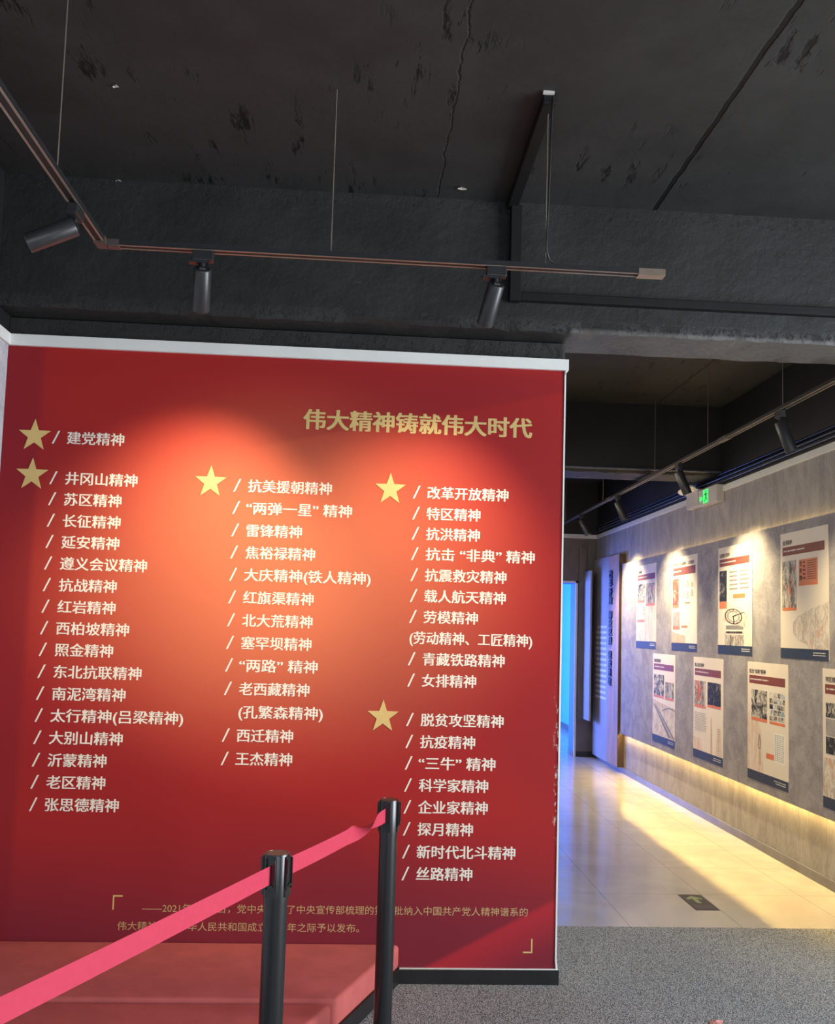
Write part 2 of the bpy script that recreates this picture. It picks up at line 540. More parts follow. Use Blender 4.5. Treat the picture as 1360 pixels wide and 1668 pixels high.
def struct(name, bm, mat, smooth=False):
    o = obj(name, bm, mat, smooth=smooth)
    o['kind'] = 'structure'
    return o


# ------------------------------------------------------------------ text
_glyph = {}


def line_geometry(body):
    if body in _glyph:
        return _glyph[body]
    c = bpy.data.curves.new('lettering_source', 'FONT')
    c.body = body
    c.size = 1.0
    c.resolution_u = 3
    o = bpy.data.objects.new('lettering_source', c)
    COL.objects.link(o)
    dg = bpy.context.evaluated_depsgraph_get()
    me = bpy.data.meshes.new_from_object(o.evaluated_get(dg))
    vs = [(v.co.x, v.co.y) for v in me.vertices]
    fs = [tuple(p.vertices) for p in me.polygons]
    bpy.data.objects.remove(o)
    bpy.data.curves.remove(c)
    bpy.data.meshes.remove(me)
    xs = [v[0] for v in vs]
    ys = [v[1] for v in vs]
    _glyph[body] = (vs, fs, min(xs), max(xs), min(ys), max(ys))
    return _glyph[body]


g2 = line_geometry('精精')
g1_ = line_geometry('精')
ADV = (g2[3] - g2[2]) - (g1_[3] - g1_[2])
MIDY = 0.5 * (g1_[4] + g1_[5])


def text_on(bm, body, place, a0, a1, mid, em, bold=(0.0, 0.023, 0.046), bold_y=0.010, step=0.00008, stretch_y=1.0):
    """write body between a0 and a1 (ink edges) with em square em, centred on height mid. place(a, h, depth) -> world point."""
    vs, fs, x0, x1, y0, y1 = line_geometry(body)
    s = em / ADV
    bw = max(bold) * em
    sx = (abs(a1 - a0) - bw) / (x1 - x0)
    sg = 1 if a1 >= a0 else -1
    k = 0
    for bx in bold:
        for by in ((0.0, bold_y) if bold_y else (0.0,)):
            nv = [bm.verts.new(place(a0 + sg * ((x - x0) * sx + bx * em), mid + (y - MIDY) * s * stretch_y + (by - bold_y * 0.5) * em, k * step)) for x, y in vs]
            for f in fs:
                try:
                    bm.faces.new([nv[i] for i in f])
                except ValueError:
                    pass
            k += 1


# ================================================================== SETTING
ZC, ZB = 3.43, 2.85           # slab, beam underside
XL, XR = -1.607, 2.916        # left wall, corridor's right wall
YW = 4.007                    # front of the red partition
YE = 11.2                     # corridor's end wall

struct('floor', boxbm(XL - 0.12, 5.3, -4.0, 4.778, -0.12, 0.0), M['carpet'])
struct('floor_tile', boxbm(XL - 0.12, 3.6, 4.778, 16.7, -0.12, 0.0), M['tile'])
struct('ceiling', boxbm(XL - 0.12, 5.3, -4.0, 16.7, ZC, ZC + 0.15), M['ceiling'])


def rough_beam(y0, y1, seed):
    bm = new_bm()
    nx = 260
    x0, x1 = XL - 0.1, 5.25 if y0 < 5 else XR + 0.02
    prof = [(y0, ZC), (y0, ZC - 0.06), (y0, 3.10), (y0, 2.98), (y0, 2.91), (y0, ZB + 0.02), (y0 + 0.015, ZB), (0.5 * (y0 + y1), ZB), (y1 - 0.01, ZB), (y1, ZB + 0.012), (y1, 3.1), (y1, ZC)]
    rows = []
    for i in range(nx + 1):
        x = x0 + (x1 - x0) * i / nx
        row = []
        for k, (y, z) in enumerate(prof):
            dy = dz = 0.0
            if 5 <= k <= 6:
                dz = 0.007 * mnoise.noise((x * 9, seed + k, 0)) + 0.005 * mnoise.noise((x * 31, seed, k))
                dy = 0.005 * mnoise.noise((x * 7, seed + 3, k)) + 0.004 * mnoise.noise((x * 40, k, seed))
            elif 1 <= k <= 4:
                dy = 0.004 * mnoise.noise((x * 2.3, seed + 3, k))
            if k in (8, 9):
                dz = 0.007 * mnoise.noise((x * 6, seed + 9, 0)) - 0.012 * max(0, mnoise.noise((x * 14, seed + 5, 1)) - 0.25)
                dy = 0.010 * mnoise.noise((x * 11, seed + 5, k))
            row.append(bm.verts.new((x, y + dy, z + dz)))
        rows.append(row)
    for a, b2 in zip(rows, rows[1:]):
        for k in range(len(prof) - 1):
            bm.faces.new((a[k], b2[k], b2[k + 1], a[k + 1]))
    return bm


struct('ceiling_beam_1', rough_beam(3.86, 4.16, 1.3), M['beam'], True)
struct('ceiling_beam_2', rough_beam(7.24, 7.58, 8.1), M['wall_black'], True)

# red partition: core wall, black head above the trim
struct('wall_front', boxbm(XL, 0.885, YW + 0.003, YW + 0.15, 0.0, 2.765), M['wall_grey'])
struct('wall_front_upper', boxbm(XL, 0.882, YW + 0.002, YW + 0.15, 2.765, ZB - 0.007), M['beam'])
bm = new_bm()
box(bm, XL, 0.897, YW - 0.016, YW + 0.16, 2.715, 2.765)
prism_y(bm, [(0.884, 2.695), (0.897, 2.718), (0.884, 2.718)], YW - 0.012, YW + 0.155)
struct('trim_1', bm, M['trim'])
bm = new_bm()
box(bm, 0.8805, 0.8875, YW - 0.006, YW + 0.012, 0.095, 2.715)
prism_y(bm, [(0.8805, 0.10), (0.8875, 0.10), (0.893, 0.065), (0.884, 0.065)], YW - 0.008, YW + 0.008)
struct('trim_2', bm, M['trim'])
bm = boxbm(0.200, 0.897, YW - 0.014, YW + 0.16, 0.0, 0.062, 0.002, 1)
struct('baseboard_front', bm, M['skirt'])
struct('trim_3', boxbm(0.205, 0.893, YW - 0.010, YW, 0.062, 0.0655), M['trim'])

# left wall of the front hall
struct('wall_left', boxbm(XL - 0.12, XL, -4.0, YW + 0.15, 0.0, 2.715), M['wall_left'])
struct('wall_left_upper', boxbm(XL - 0.12, XL - 0.002, -4.0, YW + 0.15, 2.765, ZC), M['wall_black'])
struct('trim_4', boxbm(XL - 0.12, XL + 0.014, -4.0, YW - 0.016, 2.715, 2.765), M['trim'])

# corridor
struct('wall_right', boxbm(XR, XR + 0.15, 3.90, YE + 0.25, 0.0, 2.715), M['wall_grey'])
struct('wall_right_upper', boxbm(XR + 0.002, XR + 0.15, 3.90, YE + 0.25, 2.765, ZC), M['wall_black'])
struct('trim_5', boxbm(XR - 0.014, XR + 0.15, 3.90, YE, 2.715, 2.765, 0.003, 1), M['trim'])
struct('baseboard_right', boxbm(XR - 0.012, XR, 3.90, YE, 0.0, 0.062, 0.002, 1), M['skirt_metal'])
struct('wall_corridor_left', boxbm(0.62, 0.74, YW + 0.15, YE, 0.0, ZC), M['wall_grey'])
DX0, DX1, DZ = 1.15, 2.652, 2.152
bm = new_bm()
box(bm, 0.5, DX0, YE, YE + 0.25, 0, 2.715)
box(bm, DX0, DX1, YE, YE + 0.25, DZ, 2.715)
box(bm, DX1, XR + 0.15, YE, YE + 0.25, 0, 2.715)
struct('wall_back', bm, M['wall_dark'])
struct('wall_back_upper', boxbm(0.5, XR + 0.15, YE + 0.002, YE + 0.25, 2.765, ZC), M['wall_black'])
struct('trim_6', boxbm(0.74, XR - 0.014, YE - 0.014, YE + 0.1, 2.715, 2.765), M['trim'])
struct('baseboard_back', boxbm(DX1 + 0.03, XR - 0.012, YE - 0.012, YE, 0, 0.062), M['skirt'])
# door_1: slim metal frame of the opening, then sheets painting blue light on its jambs
bm = new_bm()
box(bm, DX1 - 0.004, DX1 + 0.022, YE - 0.012, YE + 0.252, 0.0, DZ + 0.022)
box(bm, DX0 - 0.022, DX0 + 0.004, YE - 0.012, YE + 0.252, 0.0, DZ + 0.022)
box(bm, DX0 - 0.022, DX1 + 0.022, YE - 0.012, YE + 0.252, DZ - 0.004, DZ + 0.022)
struct('door_frame_1', bm, M['trim'])
bm = new_bm()
box(bm, DX1 - 0.007, DX1 - 0.0035, YE + 0.012, YE + 0.251, 0.0, DZ - 0.007)
box(bm, DX0 + 0.0035, DX0 + 0.007, YE + 0.012, YE + 0.251, 0.0, DZ - 0.007)
box(bm, DX0 + 0.0035, DX1 - 0.0035, YE + 0.012, YE + 0.251, DZ - 0.007, DZ - 0.0035)
struct('jamb_light_sheet_1', bm, M['jamb_light'])
struct('baseboard_jamb', boxbm(DX1 - 0.014, DX1 - 0.007, YE + 0.01, YE + 0.25, 0, 0.07), M['skirt_metal'])
# room behind the doorway
bm = new_bm()
box(bm, 3.25, 3.37, YE + 0.25, 16.6, 0, ZC)
struct('wall_showroom_right', bm, M['blueroom'])
struct('wall_showroom_back', boxbm(-1.7, 3.37, 16.5, 16.6, 0, ZC), M['blueroom'])
struct('wall_showroom_left', boxbm(-1.7, -1.6, YE + 0.25, 16.6, 0, ZC), M['blueroom'])
struct('wall_showroom_front', boxbm(-1.6, 0.5, YE + 0.15, YE + 0.25, 0, ZC), M['blueroom'])
struct('baseboard_showroom', boxbm(3.236, 3.25, YE + 0.25, 16.5, 0, 0.09), M['skirt_metal'])

# front hall's window side (beyond the right edge of the view) and entrance wall behind the viewer
bm = new_bm()
box(bm, 5.18, 5.3, -4.0, -0.95, 0, ZC)
box(bm, 5.18, 5.3, 2.75, 4.05, 0, ZC)
box(bm, 5.18, 5.3, -0.95, 2.75, 0, 0.35)
box(bm, 5.18, 5.3, -0.95, 2.75, 2.75, ZC)
struct('wall_window_side', bm, M['wall_left'])
bm = new_bm()
for y in (-0.95, 0.28, 1.51, 2.70):
    box(bm, 5.20, 5.26, y, y + 0.05, 0.35, 2.75)
for z in (0.35, 2.70):
    box(bm, 5.20, 5.26, -0.95, 2.75, z, z + 0.05)
struct('window_1', bm, M['skirt_metal'])
struct('wall_hall_end', boxbm(XR + 0.15, 5.3, 3.90, 4.05, 0, 2.84), M['wall_grey'])

# ================================================================== MURAL
mural = thing('wall_mural', 'red printed wall mural listing names in three columns of cream lettering', 'mural', (-0.36, YW, 0.065))
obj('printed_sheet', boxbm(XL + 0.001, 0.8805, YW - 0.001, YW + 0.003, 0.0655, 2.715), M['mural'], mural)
YT = YW - 0.0018


def on_mural(a, h, d):
    return (a, YT - d, h)


LINES = [
    ('建党精神', -1.329, -1.081, 2.313), ('井冈山精神', -1.326, -1.014, 2.133), ('苏区精神', -1.326, -1.078, 2.040),
    ('长征精神', -1.326, -1.077, 1.945), ('延安精神', -1.326, -1.077, 1.852), ('遵义会议精神', -1.326, -0.953, 1.758),
    ('抗战精神', -1.326, -1.078, 1.664), ('红岩精神', -1.326, -1.078, 1.570), ('西柏坡精神', -1.326, -1.015, 1.477),
    ('照金精神', -1.326, -1.078, 1.384), ('东北抗联精神', -1.326, -0.952, 1.290), ('南泥湾精神', -1.326, -1.015, 1.196),
    ('太行精神(吕梁精神)', -1.328, -0.764, 1.103), ('大别山精神', -1.328, -1.017, 1.009), ('沂蒙精神', -1.328, -1.080, 0.914),
    ('老区精神', -1.328, -1.080, 0.821), ('张思德精神', -1.328, -1.018, 0.727),
    ('抗美援朝精神', -0.531, -0.160, 2.130), ('“两弹一星” 精神', -0.535, -0.067, 2.031), ('雷锋精神', -0.530, -0.285, 1.931),
    ('焦裕禄精神', -0.530, -0.223, 1.833), ('大庆精神(铁人精神)', -0.531, 0.026, 1.735), ('红旗渠精神', -0.531, -0.222, 1.635),
    ('北大荒精神', -0.531, -0.223, 1.535), ('塞罕坝精神', -0.531, -0.224, 1.436), ('“两路” 精神', -0.535, -0.193, 1.338),
    ('老西藏精神', -0.531, -0.225, 1.237), ('(孔繁森精神)', -0.529, -0.163, 1.137), ('西迁精神', -0.532, -0.288, 1.036),
    ('王杰精神', -0.533, -0.288, 0.936),
    ('改革开放精神', 0.267, 0.634, 2.130), ('特区精神', 0.266, 0.509, 2.035), ('抗洪精神', 0.266, 0.509, 1.944),
    ('抗击 “非典” 精神', 0.267, 0.759, 1.853), ('抗震救灾精神', 0.266, 0.633, 1.759), ('载人航天精神', 0.266, 0.632, 1.666),
    ('劳模精神', 0.266, 0.509, 1.573), ('(劳动精神、工匠精神)', 0.206, 0.755, 1.480), ('青藏铁路精神', 0.267, 0.633, 1.387),
    ('女排精神', 0.266, 0.508, 1.293), ('脱贫攻坚精神', 0.266, 0.634, 1.121), ('抗疫精神', 0.266, 0.510, 1.026),
    ('“三牛” 精神', 0.262, 0.602, 0.933), ('科学家精神', 0.266, 0.572, 0.838), ('企业家精神', 0.266, 0.572, 0.744),
    ('探月精神', 0.266, 0.509, 0.650), ('新时代北斗精神', 0.265, 0.698, 0.553), ('丝路精神', 0.265, 0.511, 0.460)]
for body, a0, a1, mid in LINES:
    bm = new_bm()
    text_on(bm, body, on_mural, a0, a1, mid, 0.0605)
    if not body.startswith('('):
        col = -1.393 if a0 < -1 else (-0.595 if a0 < 0 else 0.2025)
        q = [(col, mid - 0.029), (col + 0.0075, mid - 0.029), (col + 0.033, mid + 0.029), (col + 0.0255, mid + 0.029)]
        b2 = new_bm()
        b2.faces.new([b2.verts.new((x, YT, z)) for x, z in q])
        obj('slash', b2, M['cream'], mural)
    obj('lettering', bm, M['cream'], mural)
bm = new_bm()
text_on(bm, '伟大精神铸就伟大时代', on_mural, -0.299, 0.737, 2.442, 0.098, bold=(0.0, 0.024, 0.048, 0.070), bold_y=0.022)
obj('title_lettering', bm, M['gold'], mural)['label'] = 'gold title lettering'
for cx, cz in ((-1.469, 2.316), (-1.469, 2.143), (-0.695, 2.140), (0.1005, 2.138), (0.100, 1.131)):
    pts = []
    for i in range(10):
        rr = 0.0735 if i % 2 == 0 else 0.0735 * 0.40
        a = PI / 2 + i * PI / 5
        pts.append((cx + rr * math.cos(a) * 0.98, cz + rr * math.sin(a) * 1.02))
    bm = new_bm()
    prism_y(bm, pts, YW - 0.0035, YW - 0.001)
    obj('star', bm, M['gold'], mural)['label'] = 'flat gold five-pointed star'
bm = new_bm()
box(bm, -1.022, -1.016, YT, YW, 0.294, 0.354)
box(bm, -1.016, -0.981, YT, YW, 0.348, 0.354)
obj('corner_bracket', bm, M['gold'], mural)['label'] = 'thin gold corner bracket'
bm = new_bm()
box(bm, 0.775, 0.781, YT, YW, 0.130, 0.190)
box(bm, 0.740, 0.775, YT, YW, 0.130, 0.136)
obj('corner_bracket', bm, M['gold'], mural)['label'] = 'thin gold corner bracket'
for body, a0, a1, mid in (('——2021年9月29日，党中央批准了中央宣传部梳理的第一批纳入中国共产党人精神谱系的', -0.898, 0.758, 0.303), ('伟大精神，在中华人民共和国成立72周年之际予以发布。', -0.997, 0.027, 0.228)):
    bm = new_bm()
    text_on(bm, body, on_mural, a0, a1, mid, 0.040, bold=(0.0,), bold_y=0.0)
    obj('caption_lettering', bm, M['gold_cap'], mural)['label'] = 'small thin gold caption line'

# ================================================================== STAGE PLATFORM
def plat_bm(y0, y1, zt, inset, bev):
    """one red covered platform module, its right side following the slanting edge."""
    def xe(y):
        return 0.205 + 0.428 * (y - YW) - inset
    bm = new_bm()
    pts = [(XL + 0.004, y0), (xe(y0), y0), (xe(y1), y1), (XL + 0.004, y1)]
    a = [bm.verts.new((x, y, 0.062)) for x, y in pts]
    b2 = [bm.verts.new((x, y, zt)) for x, y in pts]
    bm.faces.new(list(reversed(a)))
    bm.faces.new(b2)
    for i in range(4):
        bm.faces.new((a[i], a[(i + 1) % 4], b2[(i + 1) % 4], b2[i]))
    bmesh.ops.bevel(bm, geom=bm.edges[:], offset=bev, segments=4, affect='EDGES', profile=0.5)
    return bm


def plinth_bm(y0, y1, inset):
    def xe(y):
        return 0.209 + 0.428 * (y - YW) - inset
    bm = new_bm()
    pts = [(XL + 0.004, y0), (xe(y0), y0), (xe(y1), y1), (XL + 0.004, y1)]
    a = [bm.verts.new((x, y, 0.0)) for x, y in pts]
    b2 = [bm.verts.new((x, y, 0.064)) for x, y in pts]
    bm.faces.new(list(reversed(a)))
    bm.faces.new(b2)
    for i in range(4):
        bm.faces.new((a[i], a[(i + 1) % 4], b2[(i + 1) % 4], b2[i]))
    return bm


for y0, y1, zt, ins, lab in ((3.415, YW - 0.002, 0.165, 0.0, 'red felt stage platform module against the foot of the red mural'), (2.55, 3.400, 0.158, 0.012, 'red felt stage platform module in front, seen behind the nearer black post')):
    p = thing('stage_platform', lab, 'platform', (-0.9, 0.5 * (y0 + y1), 0), 'red stage modules')
    obj('covered_top', plat_bm(y0, y1, zt, ins, 0.018), M['platform'], p, smooth=True)
    obj('skirting', plinth_bm(y0 + 0.002, y1 - 0.001, ins), M['skirt'], p)['label'] = 'black skirting strip'

# ================================================================== BARRIER
def stanchion(x, y, label, spin):
    t = thing('barrier_post', label, 'barrier post', (x, y, 0), 'black belt barrier posts')
    bm = lathe(new_bm(), [(0.0, 0.0), (0.155, 0.0), (0.160, 0.004), (0.158, 0.010), (0.11, 0.024), (0.045, 0.036), (0.036, 0.040), (0.0, 0.040)], 48)
    obj('base', bm, M['post'], t, True, world=False)
    bm = lathe(new_bm(), [(0.0, 0.036), (0.0315, 0.036), (0.0315, 0.80), (0.0, 0.80)], 40)
    obj('pole', bm, M['post'], t, True, world=False)
    bm = lathe(new_bm(), [(0.0, 0.795), (0.033, 0.795), (0.033, 0.911), (0.0315, 0.915), (0.029, 0.915), (0.0285, 0.913), (0.0, 0.913)], 40)
    h = obj('head', bm, M['post'], t, True, world=False)
    bm = lathe(new_bm(), [(0.0, 0.912), (0.0280, 0.912), (0.0275, 0.9145), (0.0, 0.9145)], 40)
    o = obj('cap', bm, M['post_cap'], h, True, world=False)
    o['label'] = 'dark brown round cap'
    for k in range(4):
        a = spin + k * PI / 2
        bm = new_bm()
        M4 = Matrix.Rotation(a, 4, 'Z')
        # belt clip: vertical cheek plate with raised lips
        for yy0, yy1, xx1, z0, z1 in ((-0.0145, -0.011, 0.0395, 0.826, 0.905), (0.011, 0.0145, 0.0395, 0.826, 0.905), (-0.0145, 0.0145, 0.0355, 0.806, 0.910), (-0.010, 0.010, 0.0415, 0.834, 0.840)):
            vs = box(bm, 0.026, xx1, yy0, yy1, z0, z1)
            for v in vs:
                v.co = M4 @ v.co
        obj('belt_clip', bm, M['post'], h, False, world=False)
    return t


P1 = Vector((-0.207, 2.475))
P2 = Vector((0.1135, 3.255))
d12 = (P2 - P1).normalized()
P3 = Vector((-0.835, 1.035))
d13 = (P3 - P1).normalized()
stanchion(P1.x, P1.y, 'nearer black barrier post, in front of the red platform', math.atan2(d12.y, d12.x))
stanchion(P2.x, P2.y, 'farther black barrier post, beside the corner of the red mural', math.atan2(d12.y, d12.x) + 0.15)
stanchion(P3.x, P3.y, 'black barrier post holding the far end of the nearer pink belt', math.atan2(-d13.y, -d13.x))


def belt(A, Bp, twist_at, label, sag, wdt=0.0478):
    bm = new_bm()
    n = 70
    d = (Bp - A)
    L = d.length
    u = d / L
    nrm = Vector((-u.y, u.x))
    r0 = 0.036
    rows = []
    for i in range(n + 1):
        t_ = i / n
        s = r0 + (L - 2 * r0) * t_
        c = Vector((A.x + u.x * s, A.y + u.y * s, 0.8645 - sag * 4 * t_ * (1 - t_)))
        ang = 0.0
        if twist_at:
            k = min(1, max(0, (t_ - twist_at + 0.26) / 0.42))
            ang = PI * (k * k * (3 - 2 * k))
        up = Vector((nrm.x * math.sin(ang), nrm.y * math.sin(ang), math.cos(ang)))
        side = Vector((nrm.x * math.cos(ang), nrm.y * math.cos(ang), -math.sin(ang)))
        hw = wdt / 2
        rows.append([bm.verts.new(c + up * a + side * b2) for a, b2 in ((hw, 0.0006), (-hw, 0.0006), (-hw, -0.0006), (hw, -0.0006))])
    for a, b2 in zip(rows, rows[1:]):
        for k in range(4):
            bm.faces.new((a[k], a[(k + 1) % 4], b2[(k + 1) % 4], b2[k]))
    bm.faces.new(rows[0])
    bm.faces.new(list(reversed(rows[-1])))
    o = obj('barrier_belt', bm, M['belt'], None, True)
    tag(o, label, 'barrier belt', 'pink barrier belts')


belt(P1, P3, None, 'flat pink belt running from the nearer post out of the lower left', 0.004)
belt(P1, P2, 0.80, 'twisted pink belt strung between the two black posts', 0.006)

# ================================================================== LIGHTING TRACKS
ZT = 2.807


def rail_box(bm, A, Bp, w_, z0, z1):
    A, Bp = Vector(A), Vector(Bp)
    u = (Bp - A).normalized()
    s = Vector((-u.y, u.x)) * (w_ / 2)
    a = [bm.verts.new((q.x, q.y, z0)) for q in (A - s, A + s, Bp + s, Bp - s)]
    b2 = [bm.verts.new((q.x, q.y, z1)) for q in (A - s, A + s, Bp + s, Bp - s)]
    bm.faces.new(a)
    bm.faces.new(list(reversed(b2)))
    for i in range(4):
        bm.faces.new((a[i], b2[i], b2[(i + 1) % 4], a[(i + 1) % 4]))


def offset2(A, Bp, d):
    A, Bp = Vector(A), Vector(Bp)
    u = (Bp - A).normalized()
    s = Vector((-u.y, u.x)) * d
    return A + s, Bp + s


def track(label, segs, rods, fittings):
    A0 = segs[0][0]
    t = thing('lighting_track', label, 'lighting track', (A0[0], A0[1], ZT))
    for A, Bp in segs:
        bm = new_bm()
        rail_box(bm, A, Bp, 0.035, ZT + 0.004, ZT + 0.020)          # back of the channel
        for sgn in (-1, 1):
            a, b2 = offset2(A, Bp, sgn * 0.0135)
            rail_box(bm, a, b2, 0.008, ZT + 0.002, ZT + 0.005)
        r = obj('rail', bm, M['metal_black'], t)
        for sgn in (-1, 1):                                         # two lips either side of the slot, reflections put into their colour
            bm = new_bm()
            a, b2 = offset2(A, Bp, sgn * 0.0135)
            rail_box(bm, a, b2, 0.0065, ZT, ZT + 0.0025)
            obj('lip', bm, M['rail'], r)['label'] = 'rail lip coloured as if catching reflected light'
        bm = new_bm()
        rail_box(bm, A, Bp, 0.018, ZT + 0.0025, ZT + 0.0042)
        obj('slot', bm, M['rail_slot'], r)
    for kind, A, Bp in fittings:
        bm = new_bm()
        rail_box(bm, A, Bp, 0.038, ZT - 0.003, ZT + 0.021)
        obj(kind, bm, M['rail'] if kind == 'end_feed' else M['rail_dark'], t)
    for x, y in rods:
        bm = tube(new_bm(), [(x, y, ZT + 0.018), (x, y, ZC)], 0.0022, 8)
        r = obj('suspension_rod', bm, M['rod'], t, True)
        bm = lathe(new_bm(), [(0, -0.004), (0.006, -0.004), (0.006, 0.003), (0, 0.003)], 12, Matrix.Translation((x, y, ZT + 0.018)))
        obj('rod_nut', bm, M['rod'], r)
    return t


track('L-shaped black lighting track hanging in front of the red mural', [((-0.945, 0.7), (-0.945, 3.045)), ((-0.93, 3.09), (1.035, 3.10))],
      [(-0.945, 2.62), (-0.945, 1.2), (-0.158, 3.094), (0.605, 3.098)],
      [('corner_joint', (-0.945, 3.045), (-0.945, 3.106)), ('corner_cover', (-0.928, 3.09), (-0.885, 3.09)), ('end_feed', (0.94, 3.1), (1.037, 3.1))])
track('straight black lighting track running along the grey corridor wall', [((2.31, 3.98), (2.33, 11.0))],
      [(2.312, 4.86), (2.316, 5.98), (2.319, 7.12), (2.322, 8.72), (2.327, 10.4)],
      [('rail_coupler', (2.315, 5.62), (2.3155, 5.76)), ('rail_coupler', (2.321, 8.4), (2.3215, 8.55))])


def spotlight(loc, axis2, aim, label, group, power, cone, blend, color, body_len=0.150, rad=0.0305, drop=0.062, lit=True):
    """track spotlight: adapter under the rail, swivel stem, cylinder head aimed along aim."""
    x, y = loc
    t = thing('track_spotlight', label, 'spotlight', (x, y, ZT), group)
    ax = Vector((axis2[0], axis2[1], 0)).normalized()
    sd = Vector((-ax.y, ax.x, 0))
    bm = new_bm()
    vs = box(bm, -0.036, 0.036, -0.017, 0.017, -0.034, 0.002)
    bevel(bm, 0.003, 2)
    vs = box(bm, -0.048, 0.020, -0.013, 0.013, -0.042, -0.030)
    for v in bm.verts:
        v.co = ax * v.co.x + sd * v.co.y + Vector((0, 0, v.co.z))
    obj('adapter', bm, M['metal_black'], t, False, world=False)
    d = Vector(aim).normalized()
    bm = lathe(new_bm(), [(0, -drop), (0.008, -drop), (0.008, -0.030), (0, -0.030)], 14)
    lathe(bm, [(0, -0.011), (0.011, -0.011), (0.011, 0.011), (0, 0.011)], 16, Matrix.Translation((0, 0, -drop)) @ d.cross(Vector((0, 0, 1))).to_track_quat('Z', 'Y').to_matrix().to_4x4())
    obj('swivel_stem', bm, M['metal_black'], t, False, world=False)
    bm = lathe(new_bm(), [(0, -0.004), (rad - 0.003, -0.004), (rad, 0.0), (rad, body_len), (rad - 0.002, body_len + 0.002), (rad - 0.005, body_len + 0.002), (rad - 0.006, body_len - 0.018), (0, body_len - 0.018)], 36)
    h = obj('lamp_head', bm, M['metal_grey'], t, True, world=False)
    h.location = (0, 0, -drop)
    h.rotation_euler = d.to_track_quat('Z', 'Y').to_euler()
    bm = lathe(new_bm(), [(0, body_len - 0.0165), (rad - 0.008, body_len - 0.0165), (rad - 0.010, body_len - 0.0125), (0, body_len - 0.0125)], 28)
    obj('lens', bm, M['lamp_glow'] if lit else M['lens'], h, False, world=False)
    if power:
        l = bpy.data.lights.new('spot_beam', 'SPOT')
        l.energy = power
        l.spot_size = math.radians(cone)
        l.spot_blend = blend
        l.color = color
        l.shadow_soft_size = 0.018
        lo = bpy.data.objects.new('spot_beam', l)
        COL.objects.link(lo)
        lo.parent = h
        lo.location = (0, 0, body_len + 0.012)
        lo.rotation_euler = (PI, 0, 0)
    return t


WARM = (1.0, 0.76, 0.46)
gm = 'spotlights over the red mural'
spotlight((-0.945, 2.80), (0, 1), (-0.52, -0.05, -0.26), 'grey track spotlight turned sideways towards the left wall', gm, 18, 60, 1.0, WARM)
spotlight((-0.60, 3.095), (1, 0), (-0.11, 0.62, -0.66), 'grey track spotlight in the middle of the track', gm, 104, 76, 1.0, WARM)
spotlight((0.430, 3.098), (1, 0), (-0.15, 0.62, -0.68), 'grey track spotlight leaning left near the track end', gm, 78, 76, 1.0, WARM)
gr = 'spotlights along the corridor wall'
CW = (1.0, 0.79, 0.40)
for (y, aim, lab, pw) in ((4.90, (0.40, 0.04, -0.95), 'largest corridor spotlight, above the right end of the grey wall', 150), (6.56, (0.42, 0.02, -0.95), 'corridor spotlight hanging just above the green exit sign', 200),
                          (8.20, (0.40, 0.0, -0.95), 'small corridor spotlight, third from the front of the track', 240), (9.62, (0.46, -0.10, -0.95), 'smallest corridor spotlight, at the far end of the track', 240)):
    spotlight((2.315 + 0.002 * (y - 5), y), (0, 1), aim, lab, gr, pw, 92, 1.0, CW, body_len=0.175, rad=0.034)

# trunking on slab and beam, power cable down to the track, conduit along the beam
tr = thing('cable_trunking', 'black cable trunking bent from the ceiling down the beam face', 'cable trunking', (0.6, 3.4, ZC))
obj('ceiling_duct', boxbm(0.574, 0.622, 3.03, 3.852, ZC - 0.040, ZC, 0.003, 1), M['duct'], tr)
obj('drop_duct', boxbm(0.590, 0.640, 3.812, 3.855, 2.965, ZC - 0.035, 0.003, 1), M['duct'], tr)
obj('end_cap', boxbm(0.572, 0.612, 3.020, 3.030, ZC - 0.010, ZC), M['casing'], tr)['label'] = 'pale exposed end'
bm = tube(new_bm(), [(0.612, 3.03, ZC - 0.012), (0.606, 3.032, 3.36), (0.604, 3.036, 3.20), (0.603, 3.05, 3.02), (0.603, 3.065, 2.92), (0.606, 3.08, 2.87), (0.618, 3.09, 2.842), (0.645, 3.097, 2.828), (0.665, 3.099, 2.826)], 0.0042, 8)
tag(obj('power_cable', bm, M['cable'], None, True), 'thin black power cable dropping from the trunking to the track', 'cable')
bm = boxbm(0.641, 5.17, 3.824, 3.862, 2.972, 3.008, 0.003, 1)
tag(obj('cable_duct', bm, M['duct']), 'long black duct running right along the face of the beam', 'cable duct')
zs = (2.862, 2.829, 2.798)
for z, lab in zip(zs, ('uppermost of three thin pipes above the corridor wall trim', 'middle of three thin pipes above the corridor wall trim', 'lowest of three thin pipes, just above the corridor wall trim')):
    bm = tube(new_bm(), [(XR - 0.014, 4.2, z), (XR - 0.014, 7.0, z), (XR - 0.014, YE, z)], 0.0085, 12)
    tag(obj('conduit_pipe', bm, M['pipe'], None, True), lab, 'pipe', 'pipes above the corridor wall')
for z, y, lab in ((2.885, 7.228, 'upper dark pipe crossing the far beam'), (2.868, 7.60, 'lower dark pipe crossing behind the far beam')):
    bm = tube(new_bm(), [(0.76, y, z), (1.8, y, z - 0.004), (XR, y, z)], 0.012, 12)
    tag(obj('crossing_pipe', bm, M['pipe'], None, True), lab, 'pipe', 'pipes on the far beam')
